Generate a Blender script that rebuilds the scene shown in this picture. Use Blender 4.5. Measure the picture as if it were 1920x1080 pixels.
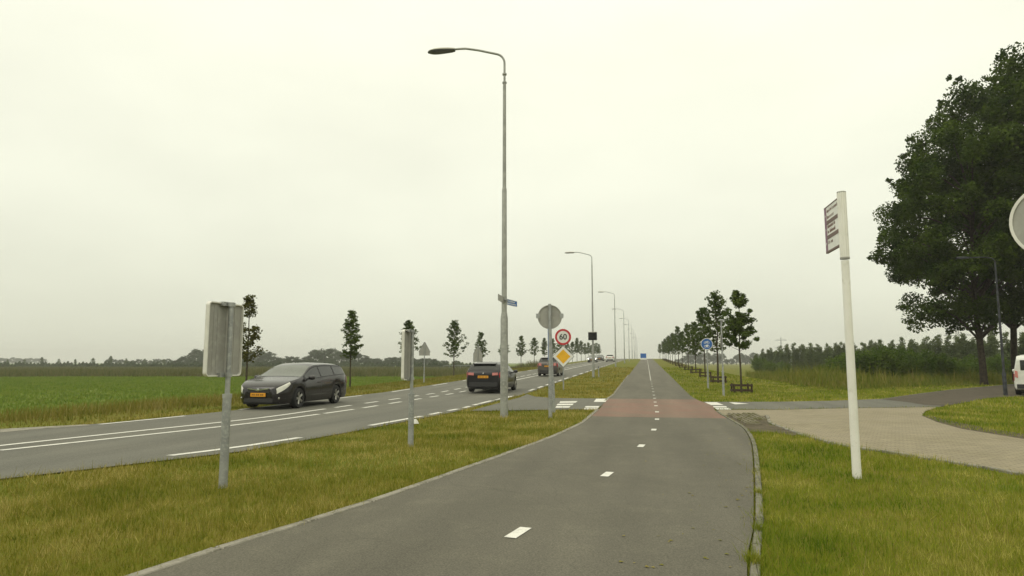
import bpy, math, random
import numpy as np
from mathutils import Vector, Matrix

random.seed(7)
RNG = np.random.default_rng(11)
for o in list(bpy.data.objects):
    bpy.data.objects.remove(o)
scene = bpy.context.scene
COL = scene.collection

# ------------------------------------------------------------------ camera
F, CAMH, HOR, VPX = 1260.0, 1.5, 680.0, 1212.0       # focal length in photo pixels, eye height, horizon row
PITCH = math.atan((HOR - 540) / F)
_f0 = np.array([0, math.cos(PITCH), math.sin(PITCH)])
_r0 = np.array([1.0, 0, 0])
_u0 = np.array([0, -math.sin(PITCH), math.cos(PITCH)])
_d0 = _f0 + _r0 * (VPX - 960) / F + _u0 * (540 - HOR) / F
YAW = math.atan2(_d0[0], _d0[1])
_R = np.array([[math.cos(YAW), -math.sin(YAW), 0], [math.sin(YAW), math.cos(YAW), 0], [0, 0, 1]])
FW, RT, UP = _R @ _f0, _R @ _r0, _R @ _u0
cam_data = bpy.data.cameras.new('camera')
cam_data.sensor_width = 36.0
cam_data.lens = F / 1920 * 36
cam_data.clip_start = 0.1
cam_data.clip_end = 9000
cam = bpy.data.objects.new('camera', cam_data)
COL.objects.link(cam)
cam.location = (0, 0, CAMH)
cam.rotation_euler = (math.pi / 2 + PITCH, 0, YAW)
scene.camera = cam

# ------------------------------------------------------------------ overcast sky
SUN_EL, SUN_AZ = math.radians(48), math.radians(215)
world = bpy.data.worlds.new('World')
scene.world = world
world.use_nodes = True
nt = world.node_tree
nt.nodes.clear()
out = nt.nodes.new('ShaderNodeOutputWorld')
bg = nt.nodes.new('ShaderNodeBackground')
sky = nt.nodes.new('ShaderNodeTexSky')
sky.sky_type = 'NISHITA'
sky.sun_disc = False
sky.sun_elevation = SUN_EL
sky.sun_rotation = SUN_AZ
sky.air_density = 1.5
sky.dust_density = 4.0
skym = nt.nodes.new('ShaderNodeVectorMath'); skym.operation = 'SCALE'; skym.inputs['Scale'].default_value = 0.1
nt.links.new(sky.outputs[0], skym.inputs[0])
tc = nt.nodes.new('ShaderNodeTexCoord')
sep = nt.nodes.new('ShaderNodeSeparateXYZ')
nt.links.new(tc.outputs['Generated'], sep.inputs[0])
ramp = nt.nodes.new('ShaderNodeValToRGB')
ramp.color_ramp.interpolation = 'LINEAR'
els = [(0.0, (.690, .705, .560)), (.08, (.775, .788, .640)), (.2, (.890, .900, .745)), (.36, (.965, .970, .805)),
       (.48, (1.0, 1.0, .84)), (.7, (1.30, 1.28, 1.04)), (1.0, (1.72, 1.68, 1.34))]
cr = ramp.color_ramp
while len(cr.elements) < len(els):
    cr.elements.new(0.5)
for e, (p_, c_) in zip(cr.elements, els):
    e.position = p_
    e.color = (*c_, 1)
nt.links.new(sep.outputs['Z'], ramp.inputs[0])
nz = nt.nodes.new('ShaderNodeTexNoise')
nz.inputs['Scale'].default_value = 2.2
nz.inputs['Detail'].default_value = 4
nz.inputs['Roughness'].default_value = .5
mp = nt.nodes.new('ShaderNodeMapping')
mp.inputs['Scale'].default_value = (1, 1, 2.6)
nt.links.new(tc.outputs['Generated'], mp.inputs[0])
nt.links.new(mp.outputs[0], nz.inputs['Vector'])
mr = nt.nodes.new('ShaderNodeMapRange')
mr.inputs['From Min'].default_value = .3
mr.inputs['From Max'].default_value = .7
mr.inputs['To Min'].default_value = .925
mr.inputs['To Max'].default_value = 1.05
nt.links.new(nz.outputs['Fac'], mr.inputs['Value'])
cl = nt.nodes.new('ShaderNodeVectorMath'); cl.operation = 'SCALE'
nt.links.new(ramp.outputs[0], cl.inputs[0])
nt.links.new(mr.outputs[0], cl.inputs['Scale'])
mixs = nt.nodes.new('ShaderNodeMix'); mixs.data_type = 'RGBA'
mixs.inputs[0].default_value = .97                    # cloud cover over the blue sky
nt.links.new(skym.outputs[0], mixs.inputs[6])
nt.links.new(cl.outputs[0], mixs.inputs[7])
nt.links.new(mixs.outputs[2], bg.inputs[0])
bg.inputs[1].default_value = 1.0
nt.links.new(bg.outputs[0], out.inputs[0])

sun_d = bpy.data.lights.new('sun', 'SUN')
sun_d.energy = 0.55
sun_d.angle = math.radians(25)
sun_d.color = (1, .96, .86)
sun = bpy.data.objects.new('sun', sun_d)
COL.objects.link(sun)
_sd = Vector((math.sin(SUN_AZ) * math.cos(SUN_EL), math.cos(SUN_AZ) * math.cos(SUN_EL), math.sin(SUN_EL)))
sun.rotation_euler = _sd.to_track_quat('Z', 'Y').to_euler()
sun.location = (0, 0, 30)

vs = scene.view_settings
vs.view_transform = 'Standard'
vs.look = 'None'
vs.exposure = 0.13
vs.gamma = 1.0
vs.use_curve_mapping = False
scene.render.engine = 'CYCLES'

# ------------------------------------------------------------------ materials
MATS = {}


def mat(name, col, rough=.7, metal=0.0, spec=.5, var=None, scale=8.0, detail=4, bump=0.0, bscale=None, coat=0.0,
        trans=0.0, emit=None, coords='Object', lo=.38, hi=.62, extra=None):
    """procedural surface; var = second colour mixed in by noise"""
    m = bpy.data.materials.new(name)
    m.use_nodes = True
    n, l = m.node_tree.nodes, m.node_tree.links
    b = n['Principled BSDF']
    b.inputs['Base Color'].default_value = (*col, 1)
    b.inputs['Roughness'].default_value = rough
    b.inputs['Metallic'].default_value = metal
    b.inputs['Specular IOR Level'].default_value = spec
    b.inputs['Coat Weight'].default_value = coat
    if trans:
        b.inputs['Transmission Weight'].default_value = trans
    if emit:
        b.inputs['Emission Color'].default_value = (*emit[0], 1)
        b.inputs['Emission Strength'].default_value = emit[1]
    t = n.new('ShaderNodeTexCoord')
    if var is None:
        var = tuple(c * .9 for c in col)
    src = t.outputs['Object']
    if coords == 'World':
        g = n.new('ShaderNodeNewGeometry')
        src = g.outputs['Position']
    last = None
    vv = var if isinstance(var, list) else [(var, scale, lo, hi)]
    for (c2, sc, a, bb) in vv:
        z = n.new('ShaderNodeTexNoise')
        z.inputs['Scale'].default_value = sc
        z.inputs['Detail'].default_value = detail
        l.new(src, z.inputs['Vector'])
        r = n.new('ShaderNodeMapRange')
        r.inputs['From Min'].default_value = a
        r.inputs['From Max'].default_value = bb
        l.new(z.outputs['Fac'], r.inputs['Value'])
        x = n.new('ShaderNodeMix')
        x.data_type = 'RGBA'
        l.new(r.outputs[0], x.inputs[0])
        if last is None:
            x.inputs[6].default_value = (*col, 1)
        else:
            l.new(last, x.inputs[6])
        x.inputs[7].default_value = (*c2, 1)
        last = x.outputs[2]
    l.new(last, b.inputs['Base Color'])
    if bump:
        z = n.new('ShaderNodeTexNoise')
        z.inputs['Scale'].default_value = bscale or scale * 6
        z.inputs['Detail'].default_value = 5
        l.new(src, z.inputs['Vector'])
        bp = n.new('ShaderNodeBump')
        bp.inputs['Strength'].default_value = bump
        bp.inputs['Distance'].default_value = .02
        l.new(z.outputs['Fac'], bp.inputs['Height'])
        l.new(bp.outputs[0], b.inputs['Normal'])
    if extra:
        extra(m, n, l, b, last)
    MATS[name] = m
    return m


def leaf_mat(name, c1, c2, scale=1.2, tr=.25):
    """leaves: diffuse with some light coming through, colour varies from spray to spray"""
    m = mat(name, c1, .75, 0, .15, var=c2, scale=scale, detail=3, lo=.35, hi=.65)
    n, l = m.node_tree.nodes, m.node_tree.links
    b = n['Principled BSDF']
    o = [x for x in n if x.type == 'OUTPUT_MATERIAL'][0]
    tb = n.new('ShaderNodeBsdfTranslucent')
    src = b.inputs['Base Color'].links[0].from_socket
    l.new(src, tb.inputs[0])
    ms = n.new('ShaderNodeMixShader')
    ms.inputs[0].default_value = tr
    l.new(b.outputs[0], ms.inputs[1])
    l.new(tb.outputs[0], ms.inputs[2])
    l.new(ms.outputs[0], o.inputs[0])
    return m


def grass_mat(name, cols, tr=.2, shift=0.0):
    """blades: colour by large patches (world noise) and by each blade's own random number"""
    m = bpy.data.materials.new(name)
    m.use_nodes = True
    n, l = m.node_tree.nodes, m.node_tree.links
    b = n['Principled BSDF']
    b.inputs['Roughness'].default_value = .8
    b.inputs['Specular IOR Level'].default_value = .15
    g = n.new('ShaderNodeNewGeometry')
    a = n.new('ShaderNodeAttribute')
    a.attribute_name = 'rnd'
    z = n.new('ShaderNodeTexNoise')
    z.inputs['Scale'].default_value = .62
    z.inputs['Detail'].default_value = 6
    z.inputs['Roughness'].default_value = .62
    l.new(g.outputs['Position'], z.inputs['Vector'])
    s = n.new('ShaderNodeMath'); s.operation = 'MULTIPLY_ADD'
    l.new(a.outputs['Fac'], s.inputs[0])
    s.inputs[1].default_value = .62
    z2 = n.new('ShaderNodeMapRange')
    z2.inputs['From Min'].default_value = .36
    z2.inputs['From Max'].default_value = .64
    z2.inputs['To Min'].default_value = -.20 + shift
    z2.inputs['To Max'].default_value = .58 + shift
    l.new(z.outputs['Fac'], z2.inputs['Value'])
    z3 = n.new('ShaderNodeTexNoise')
    z3.inputs['Scale'].default_value = 5.5
    z3.inputs['Detail'].default_value = 3
    l.new(g.outputs['Position'], z3.inputs['Vector'])
    z4 = n.new('ShaderNodeMapRange')
    z4.inputs['From Min'].default_value = .3
    z4.inputs['From Max'].default_value = .7
    z4.inputs['To Min'].default_value = -.16
    z4.inputs['To Max'].default_value = .16
    l.new(z3.outputs['Fac'], z4.inputs['Value'])
    sm = n.new('ShaderNodeMath')
    l.new(z2.outputs[0], sm.inputs[0])
    l.new(z4.outputs[0], sm.inputs[1])
    l.new(sm.outputs[0], s.inputs[2])
    r = n.new('ShaderNodeValToRGB')
    e = r.color_ramp
    while len(e.elements) < len(cols):
        e.elements.new(.5)
    for k, c in enumerate(cols):
        e.elements[k].position = k / (len(cols) - 1)
        e.elements[k].color = (*c, 1)
    l.new(s.outputs[0], r.inputs[0])
    l.new(r.outputs[0], b.inputs['Base Color'])
    o = [x for x in n if x.type == 'OUTPUT_MATERIAL'][0]
    tb = n.new('ShaderNodeBsdfTranslucent')
    l.new(r.outputs[0], tb.inputs[0])
    ms = n.new('ShaderNodeMixShader')
    ms.inputs[0].default_value = tr
    l.new(b.outputs[0], ms.inputs[1])
    l.new(tb.outputs[0], ms.inputs[2])
    l.new(ms.outputs[0], o.inputs[0])
    MATS[name] = m
    return m


def brick_extra(m, n, l, b, last):
    t = n.new('ShaderNodeNewGeometry')
    br = n.new('ShaderNodeTexBrick')
    br.inputs['Scale'].default_value = 1.0
    br.inputs['Brick Width'].default_value = .21
    br.inputs['Row Height'].default_value = .105
    br.inputs['Mortar Size'].default_value = .008
    br.inputs['Mortar Smooth'].default_value = .4
    br.inputs['Color1'].default_value = (1, 1, 1, 1)
    br.inputs['Color2'].default_value = (.90, .90, .90, 1)
    br.inputs['Mortar'].default_value = (.52, .51, .48, 1)
    l.new(t.outputs['Position'], br.inputs['Vector'])
    x = n.new('ShaderNodeMix'); x.data_type = 'RGBA'; x.blend_type = 'MULTIPLY'
    x.inputs[0].default_value = 1
    l.new(last, x.inputs[6])
    l.new(br.outputs['Color'], x.inputs[7])
    l.new(x.outputs[2], b.inputs['Base Color'])
    bp = n.new('ShaderNodeBump')
    bp.inputs['Strength'].default_value = .5
    bp.inputs['Distance'].default_value = .01
    l.new(br.outputs['Fac'], bp.inputs['Height'])
    bp.invert = True
    l.new(bp.outputs[0], b.inputs['Normal'])


# colours of the place
mat('soil_grass', (.120, .125, .013), .95, 0, .1, var=[((.150, .135, .022), .9, .4, .6), ((.098, .122, .008), .25, .42, .62), ((.12, .10, .02), 14, .5, .7)], coords='World', bump=.5, bscale=30)
def asphalt_extra(m, n, l, b, last):
    """fine stone grain, hairline cracks and long worn bands"""
    g = n.new('ShaderNodeNewGeometry')
    mpx = n.new('ShaderNodeMapping')
    mpx.inputs['Scale'].default_value = (1.5, .12, 1)
    l.new(g.outputs['Position'], mpx.inputs[0])
    wz = n.new('ShaderNodeTexNoise')
    wz.inputs['Scale'].default_value = 1.0
    wz.inputs['Detail'].default_value = 3
    l.new(mpx.outputs[0], wz.inputs['Vector'])
    wr = n.new('ShaderNodeMapRange')
    wr.inputs['From Min'].default_value = .3
    wr.inputs['From Max'].default_value = .7
    wr.inputs['To Min'].default_value = .86
    wr.inputs['To Max'].default_value = 1.12
    l.new(wz.outputs['Fac'], wr.inputs['Value'])
    gz = n.new('ShaderNodeTexNoise')
    gz.inputs['Scale'].default_value = 75
    gz.inputs['Detail'].default_value = 2
    l.new(g.outputs['Position'], gz.inputs['Vector'])
    gr = n.new('ShaderNodeMapRange')
    gr.inputs['From Min'].default_value = .3
    gr.inputs['From Max'].default_value = .7
    gr.inputs['To Min'].default_value = .72
    gr.inputs['To Max'].default_value = 1.28
    l.new(gz.outputs['Fac'], gr.inputs['Value'])
    vz = n.new('ShaderNodeTexNoise')
    vz.inputs['Scale'].default_value = 1.6
    l.new(g.outputs['Position'], vz.inputs['Vector'])
    va = n.new('ShaderNodeVectorMath')
    va.operation = 'MULTIPLY_ADD'
    l.new(vz.outputs['Color'], va.inputs[0])
    va.inputs[1].default_value = (.9, .9, 0)
    l.new(g.outputs['Position'], va.inputs[2])
    vo = n.new('ShaderNodeTexVoronoi')
    vo.feature = 'DISTANCE_TO_EDGE'
    vo.inputs['Scale'].default_value = .42
    l.new(va.outputs[0], vo.inputs['Vector'])
    cr_ = n.new('ShaderNodeMapRange')
    cr_.inputs['From Max'].default_value = .006
    cr_.inputs['To Min'].default_value = .88
    cr_.inputs['To Max'].default_value = 1.0
    l.new(vo.outputs['Distance'], cr_.inputs['Value'])
    a1 = n.new('ShaderNodeMath'); a1.operation = 'MULTIPLY'
    l.new(wr.outputs[0], a1.inputs[0]); l.new(gr.outputs[0], a1.inputs[1])
    a2 = n.new('ShaderNodeMath'); a2.operation = 'MULTIPLY'
    l.new(a1.outputs[0], a2.inputs[0]); l.new(cr_.outputs[0], a2.inputs[1])
    sc_ = n.new('ShaderNodeVectorMath'); sc_.operation = 'SCALE'
    l.new(last, sc_.inputs[0]); l.new(a2.outputs[0], sc_.inputs['Scale'])
    l.new(sc_.outputs[0], b.inputs['Base Color'])


mat('path_asphalt', (.116, .108, .084), .88, 0, .3, extra=asphalt_extra, var=[((.105, .098, .075), .55, .42, .65), ((.132, .123, .094), 2.2, .5, .75), ((.085, .080, .061), 60, .5, .75), ((.165, .155, .12), 110, .62, .75)], coords='World', bump=.35, bscale=260)
mat('road_asphalt', (.122, .120, .100), .85, 0, .3, extra=asphalt_extra, var=[((.138, .134, .110), .6, .4, .65), ((.096, .094, .078), 45, .45, .75)], coords='World', bump=.25, bscale=220)
mat('red_asphalt', (.200, .122, .094), .88, 0, .3, extra=asphalt_extra, var=[((.175, .130, .098), .8, .4, .65), ((.15, .098, .07), 60, .5, .75)], coords='World', bump=.3, bscale=240)
mat('beige_paving', (.275, .240, .172), .9, 0, .2, var=[((.235, .205, .138), .5, .4, .65), ((.30, .262, .18), 3, .45, .7), ((.19, .165, .11), 20, .58, .8)], coords='World', extra=brick_extra)
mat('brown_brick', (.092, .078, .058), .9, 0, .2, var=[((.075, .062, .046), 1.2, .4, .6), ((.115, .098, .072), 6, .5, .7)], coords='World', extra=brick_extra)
mat('dirt', (.105, .088, .060), .95, 0, .1, var=[((.07, .06, .04), 3, .4, .6), ((.14, .12, .085), 18, .5, .7)], coords='World', bump=.6, bscale=30)
mat('kerb_concrete', (.255, .240, .200), .9, 0, .2, var=[((.175, .165, .13), 4, .42, .62), ((.30, .28, .24), 30, .5, .7)], coords='World', bump=.3, bscale=60)
mat('kerb_worn', (.175, .165, .130), .9, 0, .2, var=[((.115, .115, .075), 3, .42, .62), ((.21, .20, .16), 30, .5, .7)], coords='World', bump=.3, bscale=60)
mat('paver_concrete', (.215, .195, .145), .95, 0, .2, var=[((.13, .125, .06), 5, .42, .6)], coords='World', bump=.4, bscale=50)
mat('road_paint', (.66, .65, .60), .7, 0, .3, var=[((.46, .45, .41), 9, .48, .72), ((.58, .57, .53), 1.2, .4, .6), ((.28, .27, .24), 38, .6, .72)], coords='World')
mat('worn_paint', (.40, .39, .35), .8, 0, .3, var=[((.28, .27, .24), 6, .45, .65)], coords='World')
mat('galvanised', (.37, .38, .375), .5, .55, .5, var=[((.29, .30, .30), 6, .4, .6), ((.44, .45, .44), 25, .5, .7)])
mat('lamp_pole', (.335, .34, .315), .55, .35, .5, var=[((.27, .275, .255), 4, .4, .6), ((.40, .40, .37), 15, .5, .7)])
mat('dark_pole', (.028, .030, .032), .8, 0, .2, var=(.06, .065, .075), scale=5)  # slim lamp: shade of the large trees is put into this dark colour
mat('sign_back', (.36, .355, .325), .6, .25, .4, var=[((.32, .315, .29), 3, .4, .6), ((.39, .385, .355), 14, .5, .7)])
mat('sign_rim', (.72, .71, .66), .5, .1, .4)
mat('rim_dark', (.05, .05, .055), .5)
mat('white_enamel', (.78, .77, .72), .35, 0, .5, var=[((.70, .69, .63), 3, .45, .7), ((.60, .59, .52), 14, .6, .8)])
mat('white_face', (.74, .74, .71), .45)
mat('red_face', (.50, .025, .035), .45)
mat('amber_face', (.80, .43, .012), .45)
mat('blue_face', (.020, .125, .42), .45)
mat('black_face', (.012, .012, .012), .5)
mat('brown_bar', (.115, .060, .045), .5)
mat('purple_band', (.20, .090, .15), .5)
mat('brown_text', (.20, .12, .10), .6)
mat('lamp_shell', (.42, .41, .33), .45, 0, .5)
mat('lamp_glass', (.12, .12, .13), .15, 0, .6)
mat('display_black', (.012, .013, .013), .7, 0, .2)
mat('wood_stake', (.080, .055, .036), .9, 0, .2, var=(.045, .033, .022), scale=14, bump=.4)
mat('bark', (.062, .050, .038), .95, 0, .1, var=[((.035, .030, .024), 6, .42, .6)], bump=.9, bscale=16)
mat('young_bark', (.085, .070, .050), .9, 0, .1, var=(.05, .042, .03), scale=10, bump=.4)
leaf_mat('leaf_big', (.018, .040, .003), (.070, .108, .010), .5, .25)
leaf_mat('leaf_young', (.042, .075, .011), (.095, .130, .022), 1.0, .3)
leaf_mat('leaf_young_warm', (.060, .070, .016), (.095, .090, .022), 1.0, .22)
leaf_mat('leaf_poplar', (.095, .130, .048), (.140, .172, .066), .4, .35)
leaf_mat('leaf_willow', (.072, .125, .014), (.125, .175, .028), .5, .35)
leaf_mat('leaf_far', (.045, .066, .028), (.068, .092, .040), .12, .15)
mat('rubber', (.016, .016, .017), .85)
mat('rim_alloy', (.50, .49, .45), .3, .8)
mat('car_glass', (.014, .016, .015), .05, 0, .55)
mat('screen_glass', (.070, .080, .062), .06, 0, .9)
mat('light_glass', (.70, .69, .62), .1, .2, .8)
mat('head_lamp_on', (.9, .9, .85), .2, 0, .5, emit=((1, .97, .85), 2.2))
mat('tail_red', (.30, .012, .018), .2, 0, .6)
mat('tail_pink', (.60, .22, .20), .2, 0, .6)
mat('plate_orange', (.72, .32, .012), .5)
mat('black_plastic', (.02, .02, .021), .6)
mat('chrome', (.6, .6, .6), .15, 1.0)
mat('paint_brown_black', (.013, .011, .0125), .2, .1, .4, coat=.35)
mat('paint_black', (.010, .009, .012), .32, .1, .35, coat=.25)
mat('paint_taupe', (.085, .074, .068), .3, .4, .5, coat=.5)
mat('paint_white', (.72, .72, .68), .25, 0, .5, coat=.5)
mat('paint_grey', (.10, .105, .11), .25, .3, .5, coat=.5)
mat('litter_white', (.75, .74, .70), .7)
mat('pylon_steel', (.20, .21, .21), .6, .4)
mat('field_soil', (.122, .172, .026), .95, 0, .1, var=[((.120, .155, .020), .06, .4, .6), ((.085, .125, .010), .35, .42, .62)], coords='World', bump=.5, bscale=8)
grass_mat('grass_verge', [(.060, .098, .004), (.135, .162, .009), (.195, .192, .020), (.272, .236, .045), (.44, .37, .12)], shift=.11)
grass_mat('grass_lawn', [(.062, .115, .004), (.130, .192, .008), (.185, .222, .014), (.255, .252, .030), (.42, .385, .10)], shift=.04)
grass_mat('grass_field', [(.112, .172, .024), (.140, .205, .028), (.172, .228, .034), (.205, .240, .044)])
grass_mat('grass_tall', [(.100, .125, .012), (.150, .150, .020), (.190, .170, .030), (.230, .192, .046), (.30, .26, .09)])
grass_mat('grass_dry', [(.110, .125, .012), (.185, .170, .020), (.250, .208, .034), (.31, .25, .060), (.42, .35, .11)])
grass_mat('grass_dull', [(.075, .090, .026), (.105, .112, .036), (.130, .125, .048), (.155, .140, .065)])
grass_mat('reed', [(.080, .118, .012), (.130, .158, .018), (.185, .182, .030), (.225, .192, .055)])

# ------------------------------------------------------------------ mesh helpers


class MB:
    """collects simple shapes and links them as ONE mesh object"""

    def __init__(self):
        self.v, self.f = [], []

    def add(self, vs_, fs_):
        o = len(self.v)
        self.v += [tuple(map(float, q)) for q in vs_]
        self.f += [tuple(i + o for i in q) for q in fs_]
        return self

    def box(self, c, s, rot=None, bev=0.0):
        x, y, z = [q / 2 for q in s]
        if bev > 0:
            pts = []
            for (ax, ay) in ((-1, -1), (1, -1), (1, 1), (-1, 1)):
                pts += [(ax * (x - bev), ay * y), (ax * x, ay * (y - bev))] if ax * ay > 0 else [(ax * x, ay * (y - bev)), (ax * (x - bev), ay * y)]
            n = len(pts)
            vv = [(a, b, -z) for a, b in pts] + [(a, b, z - bev) for a, b in pts] + [(a * (1 - bev / x), b * (1 - bev / y), z) for a, b in pts]
            ff = [tuple(range(n))[::-1]] + [(i, (i + 1) % n, n + (i + 1) % n, n + i) for i in range(n)]
            ff += [(n + i, n + (i + 1) % n, 2 * n + (i + 1) % n, 2 * n + i) for i in range(n)] + [tuple(range(2 * n, 3 * n))]
        else:
            vv = [(a, b, d) for d in (-z, z) for (a, b) in ((-x, -y), (x, -y), (x, y), (-x, y))]
            ff = [(3, 2, 1, 0), (4, 5, 6, 7), (0, 1, 5, 4), (1, 2, 6, 5), (2, 3, 7, 6), (3, 0, 4, 7)]
        c = Vector(c)
        vv = [((rot @ Vector(q)) if rot else Vector(q)) + c for q in vv]
        return self.add(vv, ff)

    def tube(self, pts, rad, n=10, cap=True):
        pts = [Vector(q) for q in pts]
        if not isinstance(rad, (list, tuple)):
            rad = [rad] * len(pts)
        vv, ff = [], []
        up = None
        for i, q in enumerate(pts):
            a = pts[max(0, i - 1)]
            b = pts[min(len(pts) - 1, i + 1)]
            d = (b - a)
            d = d.normalized() if d.length > 1e-9 else Vector((0, 0, 1))
            if up is None:
                up = Vector((1, 0, 0)) if abs(d.x) < .9 else Vector((0, 1, 0))
            s = d.cross(up).normalized()
            up = s.cross(d).normalized()
            for k in range(n):
                an = 2 * math.pi * k / n
                vv.append(q + (s * math.cos(an) + up * math.sin(an)) * rad[i])
        for i in range(len(pts) - 1):
            for k in range(n):
                k2 = (k + 1) % n
                ff.append((i * n + k, i * n + k2, (i + 1) * n + k2, (i + 1) * n + k))
        if cap:
            ff.append(tuple(range(n))[::-1])
            ff.append(tuple(range((len(pts) - 1) * n, len(pts) * n)))
        return self.add(vv, ff)

    def prism(self, poly, h, M=None):
        """polygon in local XY, extruded along local Z from 0 to h, then M applied"""
        n = len(poly)
        vv = [Vector((a, b, 0)) for a, b in poly] + [Vector((a, b, h)) for a, b in poly]
        ff = [tuple(range(n))[::-1], tuple(range(n, 2 * n))] + [(i, (i + 1) % n, n + (i + 1) % n, n + i) for i in range(n)]
        if M is not None:
            vv = [M @ q for q in vv]
        return self.add(vv, ff)

    def ring(self, r0, r1, h, M=None, n=40):
        vv, ff = [], []
        for k in range(n):
            a = 2 * math.pi * k / n
            for r, z in ((r0, 0), (r1, 0), (r1, h), (r0, h)):
                vv.append(Vector((r * math.cos(a), r * math.sin(a), z)))
        for k in range(n):
            k2 = (k + 1) % n
            for j in range(4):
                j2 = (j + 1) % 4
                ff.append((k * 4 + j, k2 * 4 + j, k2 * 4 + j2, k * 4 + j2))
        if M is not None:
            vv = [M @ q for q in vv]
        return self.add(vv, ff)

    def lathe(self, prof, n=24, axis='z', c=(0, 0, 0)):
        vv, ff = [], []
        for k in range(n):
            a = 2 * math.pi * k / n
            for r, h in prof:
                if axis == 'z':
                    vv.append((c[0] + r * math.cos(a), c[1] + r * math.sin(a), c[2] + h))
                else:
                    vv.append((c[0] + r * math.cos(a), c[1] + h, c[2] + r * math.sin(a)))
        m = len(prof)
        for k in range(n):
            k2 = (k + 1) % n
            for j in range(m - 1):
                ff.append((k * m + j, k2 * m + j, k2 * m + j + 1, k * m + j + 1))
        return self.add(vv, ff)

    def mesh(self, name, m, smooth=False):
        me = bpy.data.meshes.new(name)
        me.from_pydata(self.v, [], self.f)
        me.materials.append(MATS[m] if isinstance(m, str) else m)
        if smooth:
            me.polygons.foreach_set('use_smooth', [True] * len(me.polygons))
            try:
                me.set_sharp_from_angle(angle=math.radians(smooth if smooth is not True else 40))
            except Exception:
                pass
        me.validate()
        me.update()
        return me

    def build(self, name, m, parent=None, smooth=False, loc=None):
        return link(name, self.mesh(name, m, smooth), parent, loc)


def link(name, me, parent=None, loc=None):
    o = bpy.data.objects.new(name, me)
    COL.objects.link(o)
    if parent is not None:
        o.parent = parent
    if loc is not None:
        o.location = loc
    return o


def tag(o, label=None, cat=None, group=None, kind=None):
    if label:
        o['label'] = label
    if cat:
        o['category'] = cat
    if group:
        o['group'] = group
    if kind:
        o['kind'] = kind
    return o


def empty(name, loc, label, cat, group=None, rz=0.0):
    o = bpy.data.objects.new(name, None)
    o.empty_display_size = .2
    COL.objects.link(o)
    o.location = loc
    o.rotation_euler = (0, 0, rz)
    return tag(o, label, cat, group)


def copy_tree(root, loc, rz=0.0, scale=None, label=None, group=None):
    c = root.copy()
    COL.objects.link(c)
    c.location = loc
    c.rotation_euler = (0, 0, rz)
    if scale:
        c.scale = scale
    if label:
        c['label'] = label
    if group:
        c['group'] = group
    for ch in list(root.children):
        d = ch.copy()
        COL.objects.link(d)
        d.parent = c
        for g in list(ch.children):
            e = g.copy()
            COL.objects.link(e)
            e.parent = d
    return c


def np_mesh(name, V, Fc, m, attr=None):
    """fast mesh: V (n,3), Fc (k,3 or 4)"""
    me = bpy.data.meshes.new(name)
    k = Fc.shape[1]
    me.vertices.add(len(V))
    me.vertices.foreach_set('co', V.astype(np.float32).ravel())
    me.loops.add(Fc.size)
    me.loops.foreach_set('vertex_index', Fc.astype(np.int32).ravel())
    me.polygons.add(len(Fc))
    me.polygons.foreach_set('loop_start', np.arange(0, Fc.size, k, dtype=np.int32))
    me.polygons.foreach_set('loop_total', np.full(len(Fc), k, dtype=np.int32))
    me.materials.append(MATS[m])
    if attr is not None:
        a = me.attributes.new('rnd', 'FLOAT', 'POINT')
        a.data.foreach_set('value', attr.astype(np.float32))
    me.update(calc_edges=True)
    return me


ORD = ['nearest', 'second', 'third', 'fourth', 'fifth', 'sixth', 'seventh', 'eighth', 'ninth', 'tenth', 'eleventh', 'twelfth',
       'thirteenth', 'fourteenth', 'fifteenth', 'sixteenth', 'seventeenth', 'eighteenth', 'nineteenth', 'twentieth',
       'twenty-first', 'twenty-second', 'twenty-third', 'twenty-fourth', 'twenty-fifth', 'twenty-sixth', 'twenty-seventh', 'twenty-eighth']

# ------------------------------------------------------------------ terrain: flat near the camera, the road climbs to a crest
PROF = [(-3000, 0), (32, 0), (40, .12), (50, .28), (60, .42), (70, .56), (80, .71), (91, .88), (100, 1.0), (110, 1.15), (127, 1.4),
        (145, 1.66), (165, 1.94), (190, 2.3), (215, 2.62), (235, 2.8), (255, 2.88), (275, 2.85), (300, 2.6), (340, 1.9), (420, .3), (520, -.5), (3000, -.5)]
PY = np.array([a for a, b in PROF], float)
PZ = np.array([b for a, b in PROF], float)


def prof(y):
    return np.interp(y, PY, PZ)


def sstep(a, b, x):
    t = np.clip((x - a) / (b - a), 0, 1)
    return t * t * (3 - 2 * t)


def t_exact(X, Y):
    p = prof(Y)
    left = np.full_like(p, -.5)
    right = -.45 * sstep(46, 70, Y)
    sl = sstep(-15.2, -22.5, X) if False else sstep(15.2, 22.5, -X)
    sr = sstep(5.2, 13.5, X)
    z = p * (1 - sl) * (1 - sr) + left * sl + right * sr
    far = np.clip((np.hypot(X, Y) - 900) / 1000, 0, 1)
    return z * (1 - far) - .5 * far


GX = np.array(sorted(set([-2500, -1400, -900, -600, -400, -300, -220, -160, -120, -90, -70, -55, -45, -38, -32, -28, -25] + list(np.arange(-22.5, -15, .75)) +
                         [-15, -13.6, -12, -9, -6, -3, 0, 2.5, 4, 5.2] + list(np.arange(6, 14, 1.0)) + [15, 18, 22, 27, 33, 40, 50, 65, 85, 110, 150, 220, 320, 450, 650, 950, 1500, 2500])), float)
GY = np.array(sorted(set([-200, -60, -25, -10, 0, 6, 12, 18, 24, 28, 46, 53, 57, 65] + [a for a, b in PROF[1:-1]] + [600, 700, 800, 900, 1000, 1200, 1500, 1900, 2500])), float)
GZ = t_exact(*np.meshgrid(GX, GY, indexing='ij'))


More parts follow.
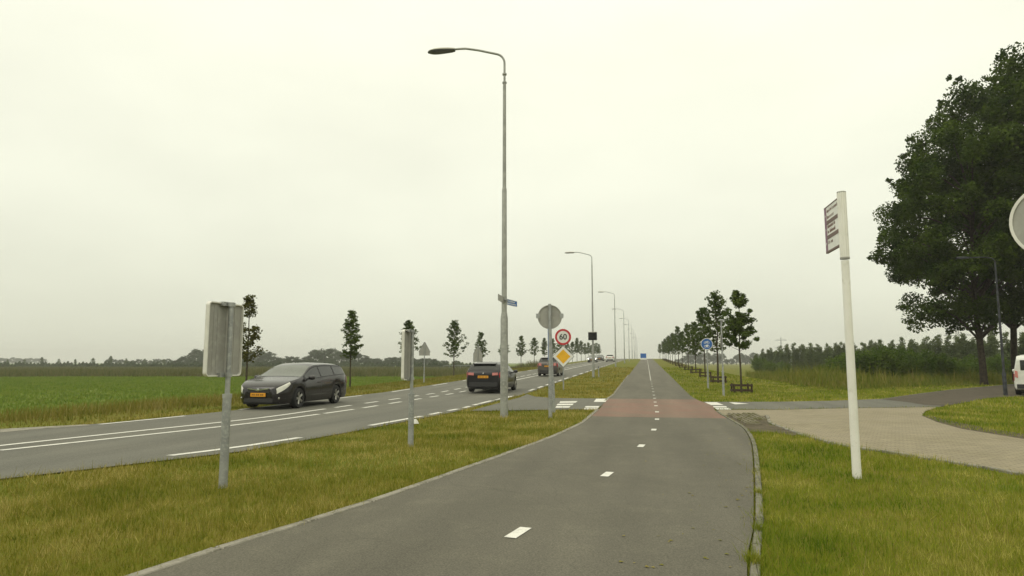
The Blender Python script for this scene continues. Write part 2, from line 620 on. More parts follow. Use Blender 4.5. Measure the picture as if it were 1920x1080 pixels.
def T(x, y):
    x = np.asarray(x, float)
    y = np.asarray(y, float)
    i = np.clip(np.searchsorted(GX, x) - 1, 0, len(GX) - 2)
    j = np.clip(np.searchsorted(GY, y) - 1, 0, len(GY) - 2)
    a = (x - GX[i]) / (GX[i + 1] - GX[i])
    b = (y - GY[j]) / (GY[j + 1] - GY[j])
    z = GZ[i, j] * (1 - a) * (1 - b) + GZ[i + 1, j] * a * (1 - b) + GZ[i, j + 1] * (1 - a) * b + GZ[i + 1, j + 1] * a * b
    return z if z.ndim else float(z)


def ray(x, y):
    return FW + RT * (x - 960) / F + UP * (540 - y) / F


def gnd(x, y, z=0.0):
    d = ray(x, y)
    t = (z - CAMH) / d[2]
    return (d[0] * t, d[1] * t)


def at_x(px, X):                     # Y of a thing standing on the line X seen in column px
    d = ray(px, 690)
    return X * d[1] / d[0]


nx, ny = len(GX), len(GY)
V = np.array([(GX[i], GY[j], GZ[i, j]) for i in range(nx) for j in range(ny)])
Fg, Ff = [], []
for i in range(nx - 1):
    for j in range(ny - 1):
        q = (i * ny + j, (i + 1) * ny + j, (i + 1) * ny + j + 1, i * ny + j + 1)
        (Ff if GX[i + 1] <= -19.4 else Fg).append(q)
me = np_mesh('ground', V, np.array(Fg), 'soil_grass')
tag(link('ground', me), 'grassy verges and open ground around the roads', kind='structure')
me = np_mesh('field', V, np.array(Ff), 'field_soil')
tag(link('field', me), 'flat green meadow left of the main road', kind='structure')

# ------------------------------------------------------------------ roads and paths


def catmull(pts, step=.5):
    """smooth curve through the points; tangents are limited so that it never runs backwards"""
    pts = [np.array(q, float) for q in pts]
    n_ = len(pts)
    tg = []
    for i in range(n_):
        a, b = pts[max(0, i - 1)], pts[min(n_ - 1, i + 1)]
        d = (b - a) / max(1e-9, np.linalg.norm(b - a))
        ls = [np.linalg.norm(pts[i] - pts[i - 1])] if i else []
        ls += [np.linalg.norm(pts[i + 1] - pts[i])] if i < n_ - 1 else []
        tg.append(d * min(ls))
    outp = []
    for i in range(n_ - 1):
        p1, p2, m1, m2 = pts[i], pts[i + 1], tg[i], tg[i + 1]
        n = max(1, int(np.linalg.norm(p2 - p1) / step))
        for k in range(n):
            t = k / n
            outp.append((2 * t ** 3 - 3 * t * t + 1) * p1 + (t ** 3 - 2 * t * t + t) * m1 + (3 * t * t - 2 * t ** 3) * p2 + (t ** 3 - t * t) * m2)
    outp.append(pts[-1])
    return np.array(outp)


def resample_y(line, ys):
    o = np.argsort(line[:, 1])
    return np.interp(ys, line[o, 1], line[o, 0])


YS = np.array(sorted(set(list(np.arange(-8, 32, .8)) + [a for a, b in PROF if 32 <= a <= 420])), float)


def strip(xl, xr, ys, dz, thick=0.0):
    """sheet between two x-lines over ys, lying dz above the terrain"""
    mb = MB()
    vv = []
    for a, b, y in zip(xl, xr, ys):
        z = prof(y) + dz
        vv += [(a, y, z), (b, y, z)]
    ff = [(2 * k, 2 * k + 1, 2 * k + 3, 2 * k + 2) for k in range(len(ys) - 1)]
    mb.add(vv, ff)
    return mb


def P(lst):
    return [gnd(*q) for q in lst]


# bike path
PL = catmull([(-3.9, -8), (-3.75, -2), (-3.6, 2)] + P([(281, 1080), (437, 1030.5), (700, 946.6), (938, 860), (1000, 837), (1050, 817), (1093.6, 795.5), (1108.5, 783)]) +
             [(-1.5, 22), (-1.55, 24.3), (-1.55, 28), (-1.5, 32), (-1.5, 420)])
PR = catmull([(-.3, -8), (0.05, -2), (.4, 2)] + P([(1396, 1080), (1412, 1001), (1413, 908), (1411, 858), (1408, 834), (1401, 816.7), (1389, 802), (1353, 780.5), (1341, 772)]) +
             [(2.2, 24.2), (2.1, 26), (1.95, 28), (1.9, 32), (1.85, 420)])
pl, pr = resample_y(PL, YS), resample_y(PR, YS)
RED0, RED1 = 18.9, 28.2
b0 = YS <= RED0
ya = np.append(YS[b0], RED0)
path = strip(resample_y(PL, ya), resample_y(PR, ya), ya, .03).build('bike_path', 'path_asphalt')
tag(path, 'grey asphalt two-way bike path running straight ahead', kind='structure')
yb = np.concatenate([[RED0], YS[(YS > RED0) & (YS < RED1)], [RED1]])
strip(resample_y(PL, yb), resample_y(PR, yb), yb, .03).build('red_crossing_surface', 'red_asphalt', path)
yc = np.concatenate([[RED1], YS[YS > RED1]])
strip(resample_y(PL, yc), resample_y(PR, yc), yc, .03).build('far_path_surface', 'path_asphalt', path)


def patch(poly, dz, step=None):
    """flat polygon on the level ground near the junction"""
    mb = MB()
    mb.add([(x, y, dz) for x, y in poly], [tuple(range(len(poly)))])
    return mb


# centre dashes of the path, every 3 m, then a solid line
dash_pts = P([(971.5, 1006), (1138.5, 894), (1202.3, 839.5), (1226, 808.6), (1232, 788.5), (1232, 774.5), (1230, 762.7), (1228.4, 755.6)])
dash_pts = [(-1.75, 2.9)] + dash_pts + [(.30, y) for y in np.arange(28.8, 47, 2.75)]
dm = MB().add([(-.055, -.19, 0), (.055, -.19, 0), (.055, .19, 0), (-.055, .19, 0)], [(0, 1, 2, 3)]).mesh('centre_dash', 'road_paint')
for k, (x, y) in enumerate(dash_pts):
    a, b = dash_pts[max(0, k - 1)], dash_pts[min(len(dash_pts) - 1, k + 1)]
    o = link('centre_dash', dm, path, (x, y, prof(y) + .036))
    o.rotation_euler = (0, 0, math.atan2(b[1] - a[1], b[0] - a[0]) - math.pi / 2)
ys2 = np.concatenate([[47.5], YS[YS > 47.5]])
strip(np.full(len(ys2), .235), np.full(len(ys2), .305), ys2, .036).build('centre_line', 'worn_paint', path)

# edging stones, each one its own piece
km = MB().box((0, 0, 0), (.11, .99, .12), bev=.008).mesh('edging_stone', 'kerb_concrete')


km_r = MB().box((0, 0, 0), (.085, .99, .12), bev=.008).mesh('edging_stone', 'kerb_worn')


def stones(line, parent, side, y0, y1, seg=1.0):
    d = np.concatenate([[0], np.cumsum(np.hypot(*np.diff(line, axis=0).T))])
    for s in np.arange(0, d[-1] - seg, seg):
        a = np.array([np.interp(s, d, line[:, k]) for k in (0, 1)])
        b = np.array([np.interp(s + seg, d, line[:, k]) for k in (0, 1)])
        c = (a + b) / 2
        if not (y0 <= c[1] <= y1):
            continue
        an = math.atan2(b[1] - a[1], b[0] - a[0])
        n = np.array([-(b - a)[1], (b - a)[0]]) / seg * side
        c = c + n * .055
        o = link('edging_stone', km if side > 0 else km_r, parent, (c[0], c[1], prof(c[1]) - .022 + random.uniform(-.002, .002)))
        o.rotation_euler = (0, 0, an - math.pi / 2)


stones(PL, path, 1, 2, 21.5)
stones(PL, path, 1, 27.3, 60)
stones(PR, path, -1, 2.5, 22.2)

# main road
EN = catmull([(-19, -10), (-13.2, -1), (-10.3, 3.5)] + P([(0, 901), (193, 879), (318, 864), (430, 852), (560, 829), (697, 804), (830, 778)]) + [(-5.72, 20.5), (-5.72, 26), (-5.72, 420)])
EF = catmull([(-25, -8), (-19.5, 3)] + P([(0, 806), (160, 798), (335, 781), (452, 769)]) + [(-12.98, 24), (-12.98, 30), (-12.98, 420)])
en, ef = resample_y(EN, YS), resample_y(EF, YS)
road = strip(ef, en, YS, .02).build('main_road', 'road_asphalt')
tag(road, 'two-lane grey asphalt road with white lines', kind='structure')


def paint(center, w, ranges, name, parent=road, dz=.026):
    d = center[np.argsort(center[:, 1])]
    for (a, b) in ranges:
        ys = np.array(sorted([a, b] + [q for q in YS if a < q < b]))
        x = np.interp(ys, d[:, 1], d[:, 0])
        strip(x - w / 2, x + w / 2, ys, dz).build(name, 'road_paint', parent)


NE = catmull(P([(318, 857), (430, 843), (560, 823), (697, 799), (790, 782), (838, 772), (870, 766)]) + [(-5.97, 23), (-5.97, 30), (-5.97, 420)])
DL = catmull(P([(0, 847), (240, 821), (480, 794), (662, 769)]) + [(-9.18, 24), (-9.18, 30), (-9.18, 420)])
DU = catmull(P([(0, 838), (240, 812), (480, 786), (610, 768)]) + [(-10.12, 24), (-10.12, 30), (-10.12, 420)])
FE = catmull(P([(100, 805), (181, 798), (335, 782.6)]) + [(-12.68, 20), (-12.66, 30), (-12.66, 420)])
paint(NE, .16, [(9.7, 12.5), (15.2, 18.1), (18.7, 19.6), (20.3, 21.1), (21.7, 22.5), (23.1, 23.8), (23.95, 25.9)], 'edge_line')
paint(NE, .16, [(34.6 + 3 * k, 36.2 + 3 * k) for k in range(5)] + [(49.6 + 6 * k, 52.6 + 6 * k) for k in range(20)], 'edge_line')
paint(DL, .15, [(9.7, 18.2), (18.5, 20.3)] + [(21.0 + 2.35 * k, 22.2 + 2.35 * k) for k in range(9)] + [(42.5, 250)], 'centre_line')
paint(DU, .15, [(10.2, 20.3)] + [(21.0 + 2.35 * k, 22.2 + 2.35 * k) for k in range(9)] + [(42.5 + 3 * k, 44.6 + 3 * k) for k in range(30)], 'centre_line')
paint(FE, .14, [(14.2, 16.9), (19.5, 22.5), (25.8, 28.8), (32.5, 35.5), (39.2, 42.2)] + [(46 + 6.6 * k, 49 + 6.6 * k) for k in range(20)], 'edge_line')
mb = MB().add([(x, y, .026) for x, y in P([(0, 806.5), (80, 802), (160, 797.6), (172, 799.5), (90, 805), (0, 813)])], [(0, 1, 2, 3, 4, 5)])
mb.build('concrete_edge_strip', 'kerb_concrete', road)

# side road crossing the path
sl = P([(975, 746), (988.5, 740), (1003, 744.7), (1037, 747.3), (1090, 748)]) + [(-1.56, gnd(1120, 748)[1]), (-1.56, gnd(1120, 769)[1])] + P([(1080, 769), (1012, 770), (950, 771), (880, 772)])
sl = [(max(-7.2, x), y) for x, y in sl]
y_far, y_near = gnd(1400, 754.5)[1], gnd(1400, 769)[1]
side = patch(sl, .024).build('side_road', 'road_asphalt')
tag(side, 'narrow grey asphalt side road meeting the bike path', kind='structure')
rs = [(2.1, 26.9), (2.2, y_near)] + P([(1460, 769), (1560, 766.6), (1680, 765), (1762, 763.8), (1822, 753.4), (1852, 747), (1920, 743.5)]) + [(24, 36.2), (60, 48), (62, 54)] + \
    P([(1920, 719), (1879, 722.5), (1785, 731), (1719, 739.4), (1654, 748.8), (1560, 752.5), (1460, 754.3), (1340, 754.5)])
patch(rs, .022).build('side_road_surface', 'road_asphalt', side)
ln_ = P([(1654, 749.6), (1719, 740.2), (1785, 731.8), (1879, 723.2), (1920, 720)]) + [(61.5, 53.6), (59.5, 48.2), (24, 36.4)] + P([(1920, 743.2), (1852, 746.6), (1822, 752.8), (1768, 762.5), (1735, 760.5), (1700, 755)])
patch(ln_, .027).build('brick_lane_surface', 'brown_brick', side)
# give-way and crossing blocks in white
for poly in ([(1050, 754), (1083, 753.5), (1079, 756.5), (1049, 757)], [(1046, 758.6), (1076, 758.2), (1073, 761.2), (1043, 761.4)], [(1043, 763), (1070, 763), (1067, 766), (1041, 766)],
             [(1118, 749), (1141, 749), (1137.5, 755), (1113, 755)], [(1098, 763), (1124, 763), (1122, 766), (1096, 766)], [(1095.5, 766.9), (1121, 766.9), (1119.5, 769.4), (1094, 769.4)],
             [(1321, 755.6), (1344, 755.6), (1357, 761), (1333, 761)], [(1334, 763), (1361, 763), (1364, 765.6), (1338, 765.6)], [(1340, 766.6), (1367, 766.6), (1371, 769.6), (1344, 769.6)],
             [(1367, 756), (1377, 756), (1405, 758.6), (1378, 759.6)]):
    pts = P(poly)
    o = MB().add([(x, y, .0295) for x, y in pts], [(0, 1, 2, 3)]).build('crossing_block', 'road_paint', side)
tri = P([(921, 753), (950, 744.5), (981, 741.8), (965, 743.2), (955, 746.5)])
MB().add([(x, y, .0295) for x, y in tri], [(0, 1, 2, 3, 4)]).build('corner_line', 'road_paint', side)

# beige paved apron on the right
ap = [(2.25, gnd(1341, 769.3)[1])] + P([(1341, 772), (1353, 779.5), (1438, 781), (1444, 794), (1462, 801), (1500, 815), (1560, 833), (1625, 844), (1747, 863), (1841, 878), (1920, 893)]) + \
    [(7.0, 8.2), (14, 4), (22, 0), (30, 6)] + [gnd(2150, 862)] + P([(1920, 824), (1804, 805), (1757, 792), (1729, 780.6), (1735, 772), (1762, 764.2), (1680, 765.4), (1560, 767), (1460, 769.4)])
apron = patch(ap, .021).build('paved_apron', 'beige_paving')
tag(apron, 'worn beige brick paving of the side entrance', kind='structure')
em = MB().box((0, 0, 0), (.1, .58, .1), bev=.01).mesh('edging_stone', 'kerb_concrete')
EL = catmull(P([(1438, 781), (1444, 794), (1462, 801), (1500, 815), (1560, 833), (1625, 844), (1747, 863), (1841, 878), (1920, 893)]), .3)
dd = np.concatenate([[0], np.cumsum(np.hypot(*np.diff(EL, axis=0).T))])
for s in np.arange(0, dd[-1] - .6, .6):
    a = np.array([np.interp(s, dd, EL[:, k]) for k in (0, 1)])
    b = np.array([np.interp(s + .6, dd, EL[:, k]) for k in (0, 1)])
    c = (a + b) / 2
    o = link('edging_stone', em, apron, (c[0], c[1], -.012 + random.uniform(-.008, .008)))
    o.rotation_euler = (0, 0, math.atan2(b[1] - a[1], b[0] - a[0]) - math.pi / 2 + random.uniform(-.03, .03))
dirt = patch(P([(1392, 798), (1441, 797), (1462, 802), (1500, 816), (1485, 818), (1460, 813), (1404, 811)]), .012).build('bare_soil', 'dirt')
tag(dirt, 'strip of bare brown soil beside the path edge', kind='structure')
d2 = patch(P([(1729, 781), (1757, 793), (1804, 806), (1920, 825), (1920, 816), (1830, 800), (1770, 788), (1742, 780)]), .0225).build('soil_margin', 'dirt')
tag(d2, 'brown soil margin where grass meets the paving on the right', kind='structure')
# grass pavers: ribbed concrete tiles
gp = patch(P([(1354, 778), (1437.5, 780.5), (1443, 797.5), (1391, 798.5)]), .016).build('grass_paver_bed', 'dirt')
tag(gp, 'bed of ribbed concrete grass pavers beside the path', kind='structure')
tm = MB().box((0, 0, .018), (.37, .56, .036), bev=.006)
for k in (-1, 0, 1):
    for j in (-1, 0, 1):
        tm.box((k * .12, j * .18, .046), (.08, .13, .024), bev=.010)
tm = tm.mesh('grass_paver', 'paver_concrete')
q0, q1, q2, q3 = P([(1354, 778), (1437.5, 780.5), (1443, 797.5), (1391, 798.5)])
for j in range(7):
    v_ = (j + .5) / 7
    y = q0[1] + (q2[1] - q0[1]) * v_
    xl_ = np.interp(y, [q3[1], q0[1]], [q3[0], q0[0]]) + .12
    xr_ = np.interp(y, [q2[1], q1[1]], [q2[0], q1[0]])
    n = max(1, int((xr_ - xl_) / .41))
    for k in range(n):
        o = link('grass_paver', tm, gp, (xl_ + .2 + k * .41, y, .014 + random.uniform(-.004, .006)))
        o.rotation_euler = (random.uniform(-.02, .02), random.uniform(-.02, .02), random.uniform(-.03, .03))


# ------------------------------------------------------------------ grass, built as blades
def inpoly(x, y, poly):
    r = np.zeros(len(x), bool)
    p = np.asarray(poly, float)
    j = len(p) - 1
    for i in range(len(p)):
        xi, yi, xj, yj = p[i, 0], p[i, 1], p[j, 0], p[j, 1]
        c = ((yi > y) != (yj > y)) & (x < (xj - xi) * (y - yi) / (yj - yi + 1e-12) + xi)
        r ^= c
        j = i
    return r


bed = P([(1354, 778), (1437.5, 780.5), (1443, 797.5), (1391, 798.5)])
soil1 = P([(1392, 798), (1441, 797), (1462, 802), (1500, 816), (1485, 818), (1460, 813), (1404, 811)])


def patchy(x, y, s=1.0, seed=0.0):
    """cheap smooth noise 0..1 for tuft heights"""
    return .5 + .25 * np.sin(x * 2.1 * s + seed + 1.7 * np.sin(y * 1.3 * s)) + .25 * np.sin(y * 2.7 * s + 2 * seed + 1.4 * np.sin(x * 1.9 * s))


def hard(x, y):
    """True where the ground is paved"""
    j = RNG.uniform(0, 1, len(x)) ** 2 * .09 * (1 + patchy(x, y, 2.2))
    h = (x > np.interp(y, YS, pl) - .11 + j) & (x < np.interp(y, YS, pr) + .11 - j - np.where(y < 11, .10, .02) * patchy(x, y, 1.7, 4)) & (y > -8)
    h |= (x > np.interp(y, YS, ef) - .02 + j) & (x < np.interp(y, YS, en) + .02 - j) & (y > -8)
    for q in (sl, rs, ap, bed, soil1):
        h |= inpoly(x, y, q)
    return h


def in_view(x, y, z, m=1.3):
    d = np.stack([x, y, z - CAMH], 1)
    w = d @ FW
    u = (d @ RT) / np.maximum(w, .01) * F / 960
    v = (d @ UP) / np.maximum(w, .01) * F / 540
    return (w > .3) & (np.abs(u) < m) & (v > -1.6)


def blades(name, x, y, h, w, m, lean=.35, label=None, z=None):
    """one triangle per blade, on the terrain"""
    n = len(x)
    z = T(x, y) if z is None else z
    a = RNG.uniform(0, 2 * math.pi, n)
    t = RNG.uniform(0, 2 * math.pi, n)
    ln = np.abs(RNG.normal(0, lean, n)) * h
    V = np.empty((n, 3, 3))
    V[:, 0] = np.stack([x - np.cos(a) * w / 2, y - np.sin(a) * w / 2, z - .01], 1)
    V[:, 1] = np.stack([x + np.cos(a) * w / 2, y + np.sin(a) * w / 2, z - .01], 1)
    V[:, 2] = np.stack([x + np.cos(t) * ln, y + np.sin(t) * ln, z + h], 1)
    me = np_mesh(name, V.reshape(-1, 3), np.arange(3 * n).reshape(-1, 3), m, np.repeat(RNG.uniform(0, 1, n), 3))
    o = link(name, me)
    return tag(o, label, 'grass', kind='stuff')


def scatter(x0, x1, y0, y1, dens):
    n = int((x1 - x0) * (y1 - y0) * dens)
    return RNG.uniform(x0, x1, n), RNG.uniform(y0, y1, n)


def gather(bands, side):
    xs, ys, hs, ws = [], [], [], []
    for (r0, r1, dens, h, w) in bands:
        x, y = scatter(-40 if side < 0 else -2, 2.5 if side < 0 else 40, max(1.5, r0 * .55), r1, dens)
        r = np.hypot(x, y)
        k = (r >= r0) & (r < r1)
        xm = (np.interp(y, YS, pl) + np.interp(y, YS, pr)) / 2
        k &= (x < xm) if side < 0 else (x >= xm)
        if side < 0:
            k &= x > -13.6
        x, y = x[k], y[k]
        k = in_view(x, y, T(x, y)) & ~hard(x, y)
        x, y = x[k], y[k]
        # thin, ragged edge towards the paving
        xs.append(x); ys.append(y)
        hh = h * RNG.uniform(.45, 1.25, len(x)) * (.55 + .7 * patchy(x, y, 1.3) * patchy(x, y, .45, 3))
        hs.append(hh)
        ws.append(w * RNG.uniform(.6, 1.3, len(x)))
    return [np.concatenate(q) for q in (xs, ys, hs, ws)]


BANDS = [(0, 6.5, 2600, .105, .006), (6.5, 10, 1500, .11, .008), (10, 16, 750, .11, .011), (16, 27, 300, .12, .017), (27, 45, 90, .13, .03), (45, 90, 22, .15, .06)]
x, y, h, w = gather(BANDS, -1)
k = y < 27
blades('verge_grass', x[k], y[k], h[k], w[k], 'grass_verge', .55, 'yellowish mown grass on the near verge between road and bike path')
k = ~k
blades('median_grass', x[k], y[k], h[k], w[k], 'grass_dry', .55, 'straw-coloured mown grass on the median beyond the side road')
x, y, h, w = gather(BANDS, 1)
k = (y < 62) | (x < 14)
blades('lawn_grass', x[k], y[k], h[k], w[k], 'grass_lawn', .55, 'green grass to the right of the bike path')

# tufts growing over the right-hand edging
xs_, ys_ = [], []
for (px, py, n_, r_) in ((1413, 1060, 300, .045), (1424, 1000, 160, .03), (1424, 930, 120, .03)):
    gx, gy = gnd(px, py)
    xs_.append(RNG.normal(gx, r_ * .6, n_))
    ys_.append(RNG.normal(gy, r_ * 1.4, n_))
x, y = np.concatenate(xs_), np.concatenate(ys_)
blades('edge_tufts', x, y, RNG.uniform(.04, .10, len(x)), .007 + 0 * x, 'grass_lawn', .6, 'grass tufts growing over the right edge of the path', z=.02 + 0 * x)
# sparse pale seed stalks above the mown grass
x, y = scatter(-14, 12, 2, 24, 16)
k = in_view(x, y, T(x, y)) & ~hard(x, y) & (x > np.interp(y, YS, en)) & (RNG.uniform(0, 1, len(x)) < patchy(x, y, .8, 1))
x, y = x[k], y[k]
blades('seed_stalks', x, y, RNG.uniform(.10, .22, len(x)), .006 + .0005 * y, 'grass_tall', .5, 'scattered pale dry stalks standing in the verge grass')
# tall dry grass along the far edge of the main road, then the meadow
x, y = scatter(-34, -13, 8, 90, 55)
ex = np.interp(y, YS, ef)
u_ = (ex - x)
k = (u_ > .15) & (u_ < 8.6 + 1.0 * np.sin(y * .5)) & in_view(x, y, T(x, y))
x, y, u_ = x[k], y[k], u_[k]
nearfac = np.clip(1 - (y - 24) / 14, 0, 1)
h = np.where(u_ < 1.6, .10, .14 + .22 * nearfac * np.clip((u_ - 1.2) / 1.5, 0, 1)) * RNG.uniform(.5, 1.3, len(x))
blades('roadside_tall_grass', x, y, h, .025 * RNG.uniform(.6, 1.4, len(x)) * (1 + y / 60), 'grass_tall', .3, 'dry brown tall grass along the far road edge')
x, y = scatter(-110, -17, 10, 110, 22)
r = np.hypot(x, y)
ex = np.interp(y, YS, ef)
k = (ex - x > 6.5) & (r < 115) & in_view(x, y, T(x, y))
x, y = x[k], y[k]
blades('meadow_grass', x, y, .16 * RNG.uniform(.5, 1.3, len(x)), .05 * RNG.uniform(.6, 1.4, len(x)) * (1 + np.hypot(x, y) / 60), 'grass_field', .4, 'short green grass of the meadow on the left')
# dark rough strip (ditch reeds) at the far side of the meadow
x, y = scatter(-260, -15, 40, 250, 6)
d_ = np.stack([x, y, 0 * x], 1) @ FW
k = (d_ > 92) & (d_ < 118) & in_view(x, y, T(x, y))
x, y = x[k], y[k]
blades('ditch_reeds', x, y, RNG.uniform(.5, 1.15, len(x)), .13 * RNG.uniform(.6, 1.4, len(x)), 'grass_dull', .25, 'strip of rough reeds along the far side of the meadow')

x, y = scatter(-330, -10, 60, 330, 1.3)
d_ = np.stack([x, y, 0 * x], 1) @ FW
k = (d_ > 117) & (d_ < 250) & (x < -24) & in_view(x, y, T(x, y))
x, y = x[k], y[k]
blades('rough_pasture', x, y, RNG.uniform(.3, .9, len(x)), .35 * RNG.uniform(.6, 1.4, len(x)), 'grass_dull', .3, 'rough brownish pasture beyond the ditch of the meadow')
# fallen leaves and grass scraps on the right side of the path
n_ = 240
y = RNG.uniform(2.5, 24, n_)
x = np.interp(y, YS, pr) - np.abs(RNG.normal(0, .55, n_)) - .02
V = np.empty((n_, 3, 3))
a = RNG.uniform(0, 6.28, n_)
w = RNG.uniform(.008, .03, n_)
for q in range(3):
    V[:, q] = np.stack([x + np.cos(a + q * 2.3) * w, y + np.sin(a + q * 2.3) * w, .034 + RNG.uniform(0, .006, n_)], 1)
me = np_mesh('leaf_scraps', V.reshape(-1, 3), np.arange(3 * n_).reshape(-1, 3), 'grass_tall', np.repeat(RNG.uniform(0, 1, n_), 3))
tag(link('leaf_scraps', me), 'scattered dry leaf scraps along the right edge of the path', 'leaves', kind='stuff')

# ------------------------------------------------------------------ trees


def leaf_quads(C, size, up=.3):
    n = len(C)
    a = RNG.normal(size=(n, 3))
    a[:, 2] *= .6
    a /= np.linalg.norm(a, axis=1)[:, None]
    b = RNG.normal(size=(n, 3))
    b -= (b * a).sum(1)[:, None] * a
    b /= np.linalg.norm(b, axis=1)[:, None]
    s = size * RNG.uniform(.6, 1.3, n)[:, None]
    V = np.stack([C - a * s * .5, C + b * s * .33, C + a * s * .5, C - b * s * .33], 1)
    return V.reshape(-1, 3), np.arange(4 * n).reshape(-1, 4)


def blob(c, r, n, flat=.75, shell=.4):
    d = RNG.normal(size=(n, 3))
    d /= np.linalg.norm(d, axis=1)[:, None]
    rr = RNG.uniform(0, 1, n) ** shell
    p = d * rr[:, None] * np.array([r, r, r * flat])
    return p + np.array(c)


def young_tree_meshes(seed, H=5.2, R=.85, bare=.36, leaves=22, gap=None, warm=False, lean=.0, narrow=1.0):
    rg = random.Random(seed)
    tr = MB()
    wob = [rg.uniform(-.05, .05) for _ in range(12)]
    pts = [(wob[i] * i / 8 + lean * i / 9, wob[-i - 1] * i / 8, H * .97 * i / 9) for i in range(10)]
    rad = [.058 * (1 - i / 10.5) + .006 for i in range(10)]
    tr.tube([(0, 0, -.15)] + pts[1:], [.065] + rad[1:], 7)
    C = []
    nb = 44
    for k in range(nb):
        u = (k + rg.random()) / nb
        z = H * (bare + (1 - bare) * u)
        if gap and gap[0] < z / H < gap[1]:
            continue
        az = k * 2.399 + rg.uniform(-.5, .5)
        L = R * narrow * ((1 - u) ** .75 * (.62 + .55 * rg.random()) + .12)
        if u < .08:
            L *= .75
        bx, by = np.interp(z, [q[2] for q in pts], [q[0] for q in pts]), np.interp(z, [q[2] for q in pts], [q[1] for q in pts])
        rise = rg.uniform(.25, .75) * L + .05
        tip = (bx + math.cos(az) * L, by + math.sin(az) * L, z + rise)
        tr.tube([(bx, by, z), ((bx + tip[0]) / 2, (by + tip[1]) / 2, z + rise * .35), tip], [.014, .009, .004], 4)
        for s_ in ((.35, .7, 1.0) if L > .35 else (.6, 1.0)):
            if rg.random() < .13:
                continue
            c = (bx + math.cos(az) * L * s_, by + math.sin(az) * L * s_, z + rise * s_ ** 1.4 + rg.uniform(-.05, .05))
            C.append(blob(c, rg.uniform(.14, .27), int(leaves * 1.3), .7, .5))
    for i in range(5):
        if gap is None or rg.random() < .8:
            C.append(blob((pts[-1][0] + rg.uniform(-.12, .12), pts[-1][1] + rg.uniform(-.12, .12), H * (.95 + .012 * i)), .1, 10, 1))
    C = np.concatenate(C)
    V, Fq = leaf_quads(C, .14)
    return tr.mesh('trunk', 'young_bark', True), np_mesh('crown', V, Fq, 'leaf_young_warm' if warm else 'leaf_young')


YT = [young_tree_meshes(1, 5.2, .8, .40, 22), young_tree_meshes(2, 5.2, .95, .36, 24, (.78, .84)), young_tree_meshes(3, 5.2, 1.15, .34, 24, None, False),
      young_tree_meshes(4, 5.2, .8, .36, 16, (.70, .80), True), young_tree_meshes(5, 5.2, 1.0, .40, 24, (.62, .66)), young_tree_meshes(6, 5.2, .7, .38, 24),
      young_tree_meshes(8, 5.2, 1.25, .38, 28, None, False, .1), young_tree_meshes(12, 5.2, .92, .41, 46, (.76, .86))]


def plant(name, variant, loc, s, rz, label, group, cat='tree', src=None):
    t = empty(name, loc, label, cat, group, rz)
    src = src or YT
    link('trunk', src[variant][0], t)
    link('crown', src[variant][1], t)
    t.scale = s if isinstance(s, tuple) else (s, s, s)
    return t


# row on the left of the main road
LX = -16.8
lefts = [(463, 4.75, 3, 'just right of the front sign back'), (657, 4.85, 5, 'slender, right behind the dark oncoming car'),
         (766, 4.75, 4, 'crown half hidden by the second rectangular sign'), (851, 5.3, 2, 'conical crown, alone left of the black rear-facing car'),
         (902, 4.6, 1, 'standing right behind the house-shaped sign back'), (945, 4.6, 0, 'mostly hidden behind the tall near lamp post'),
         (977, 4.8, 1, 'first one right of the near lamp'), (1002, 4.8, 4, 'second one right of the near lamp'),
         (1021, 5.0, 5, 'just left of the post with the grey disc'), (1037, 5.2, 0, 'just right of the post with the grey disc')]
LG = 'young trees along the left side of the main road'
for k, (px, hgt, v, txt) in enumerate(lefts):
    yy = at_x(px, LX)
    plant('young_tree', v, (LX, yy, T(LX, yy) - .02), hgt * .91 / 5.2, k * 1.3, 'young roadside tree of the left row, ' + txt, LG)
far_l = [133.5, 145, 156.5, 167, 178, 190, 201, 212, 223, 234, 246]
for k, yy in enumerate(far_l):
    plant('young_tree', [0, 1, 4, 5, 2, 1, 0, 4, 5, 1, 0][k], (LX, yy, T(LX, yy) - .02), random.uniform(.9, 1.12), k * 2.1,
          'small distant tree of the left row, %s one past the yellow diamond sign' % ORD[k].replace('nearest', 'first'), LG)

# row on the right of the bike path, each in a low stake frame
RX = 4.52
rights = [(34.7, 4.9, 7, .92), (45.5, 5.7, 2, 1.05), (55.2, 5.3, 6, .9), (65.5, 4.4, 1, 1.15), (76.9, 5.0, 2, .8), (88.5, 4.5, 6, .8), (99.5, 5.6, 1, .9), (111, 4.6, 2, .8), (122, 5.2, 6, .75),
          (134, 4.3, 1, 1.0), (145, 5.3, 2, .8), (157, 4.5, 6, .8), (168, 5.2, 4, .8), (180, 4.4, 2, .8), (192, 5.0, 1, .8), (228, 4.8, 5, .8), (245, 5.2, 0, .7)]
RG = 'young staked trees along the right side of the bike path'
for k, (yy, hgt, v, wd) in enumerate(rights):
    lab = 'young staked tree of the right row, %s' % ('nearest, with detached top tuft and dense lower crown' if k == 0 else ORD[k] + ' from the front')
    plant('young_tree', v, (RX, yy, T(RX, yy) - .02), (hgt / 5.2 * wd, hgt / 5.2 * wd, hgt / 5.2), k * 1.7 + .5, lab, RG)
gposts = MB().box((0, 0, .2), (.08, .08, .74), bev=.008).mesh('post', 'wood_stake')
grail = MB().box((0, 0, 0), (.84, .03, .085), bev=.006).mesh('rail', 'wood_stake')
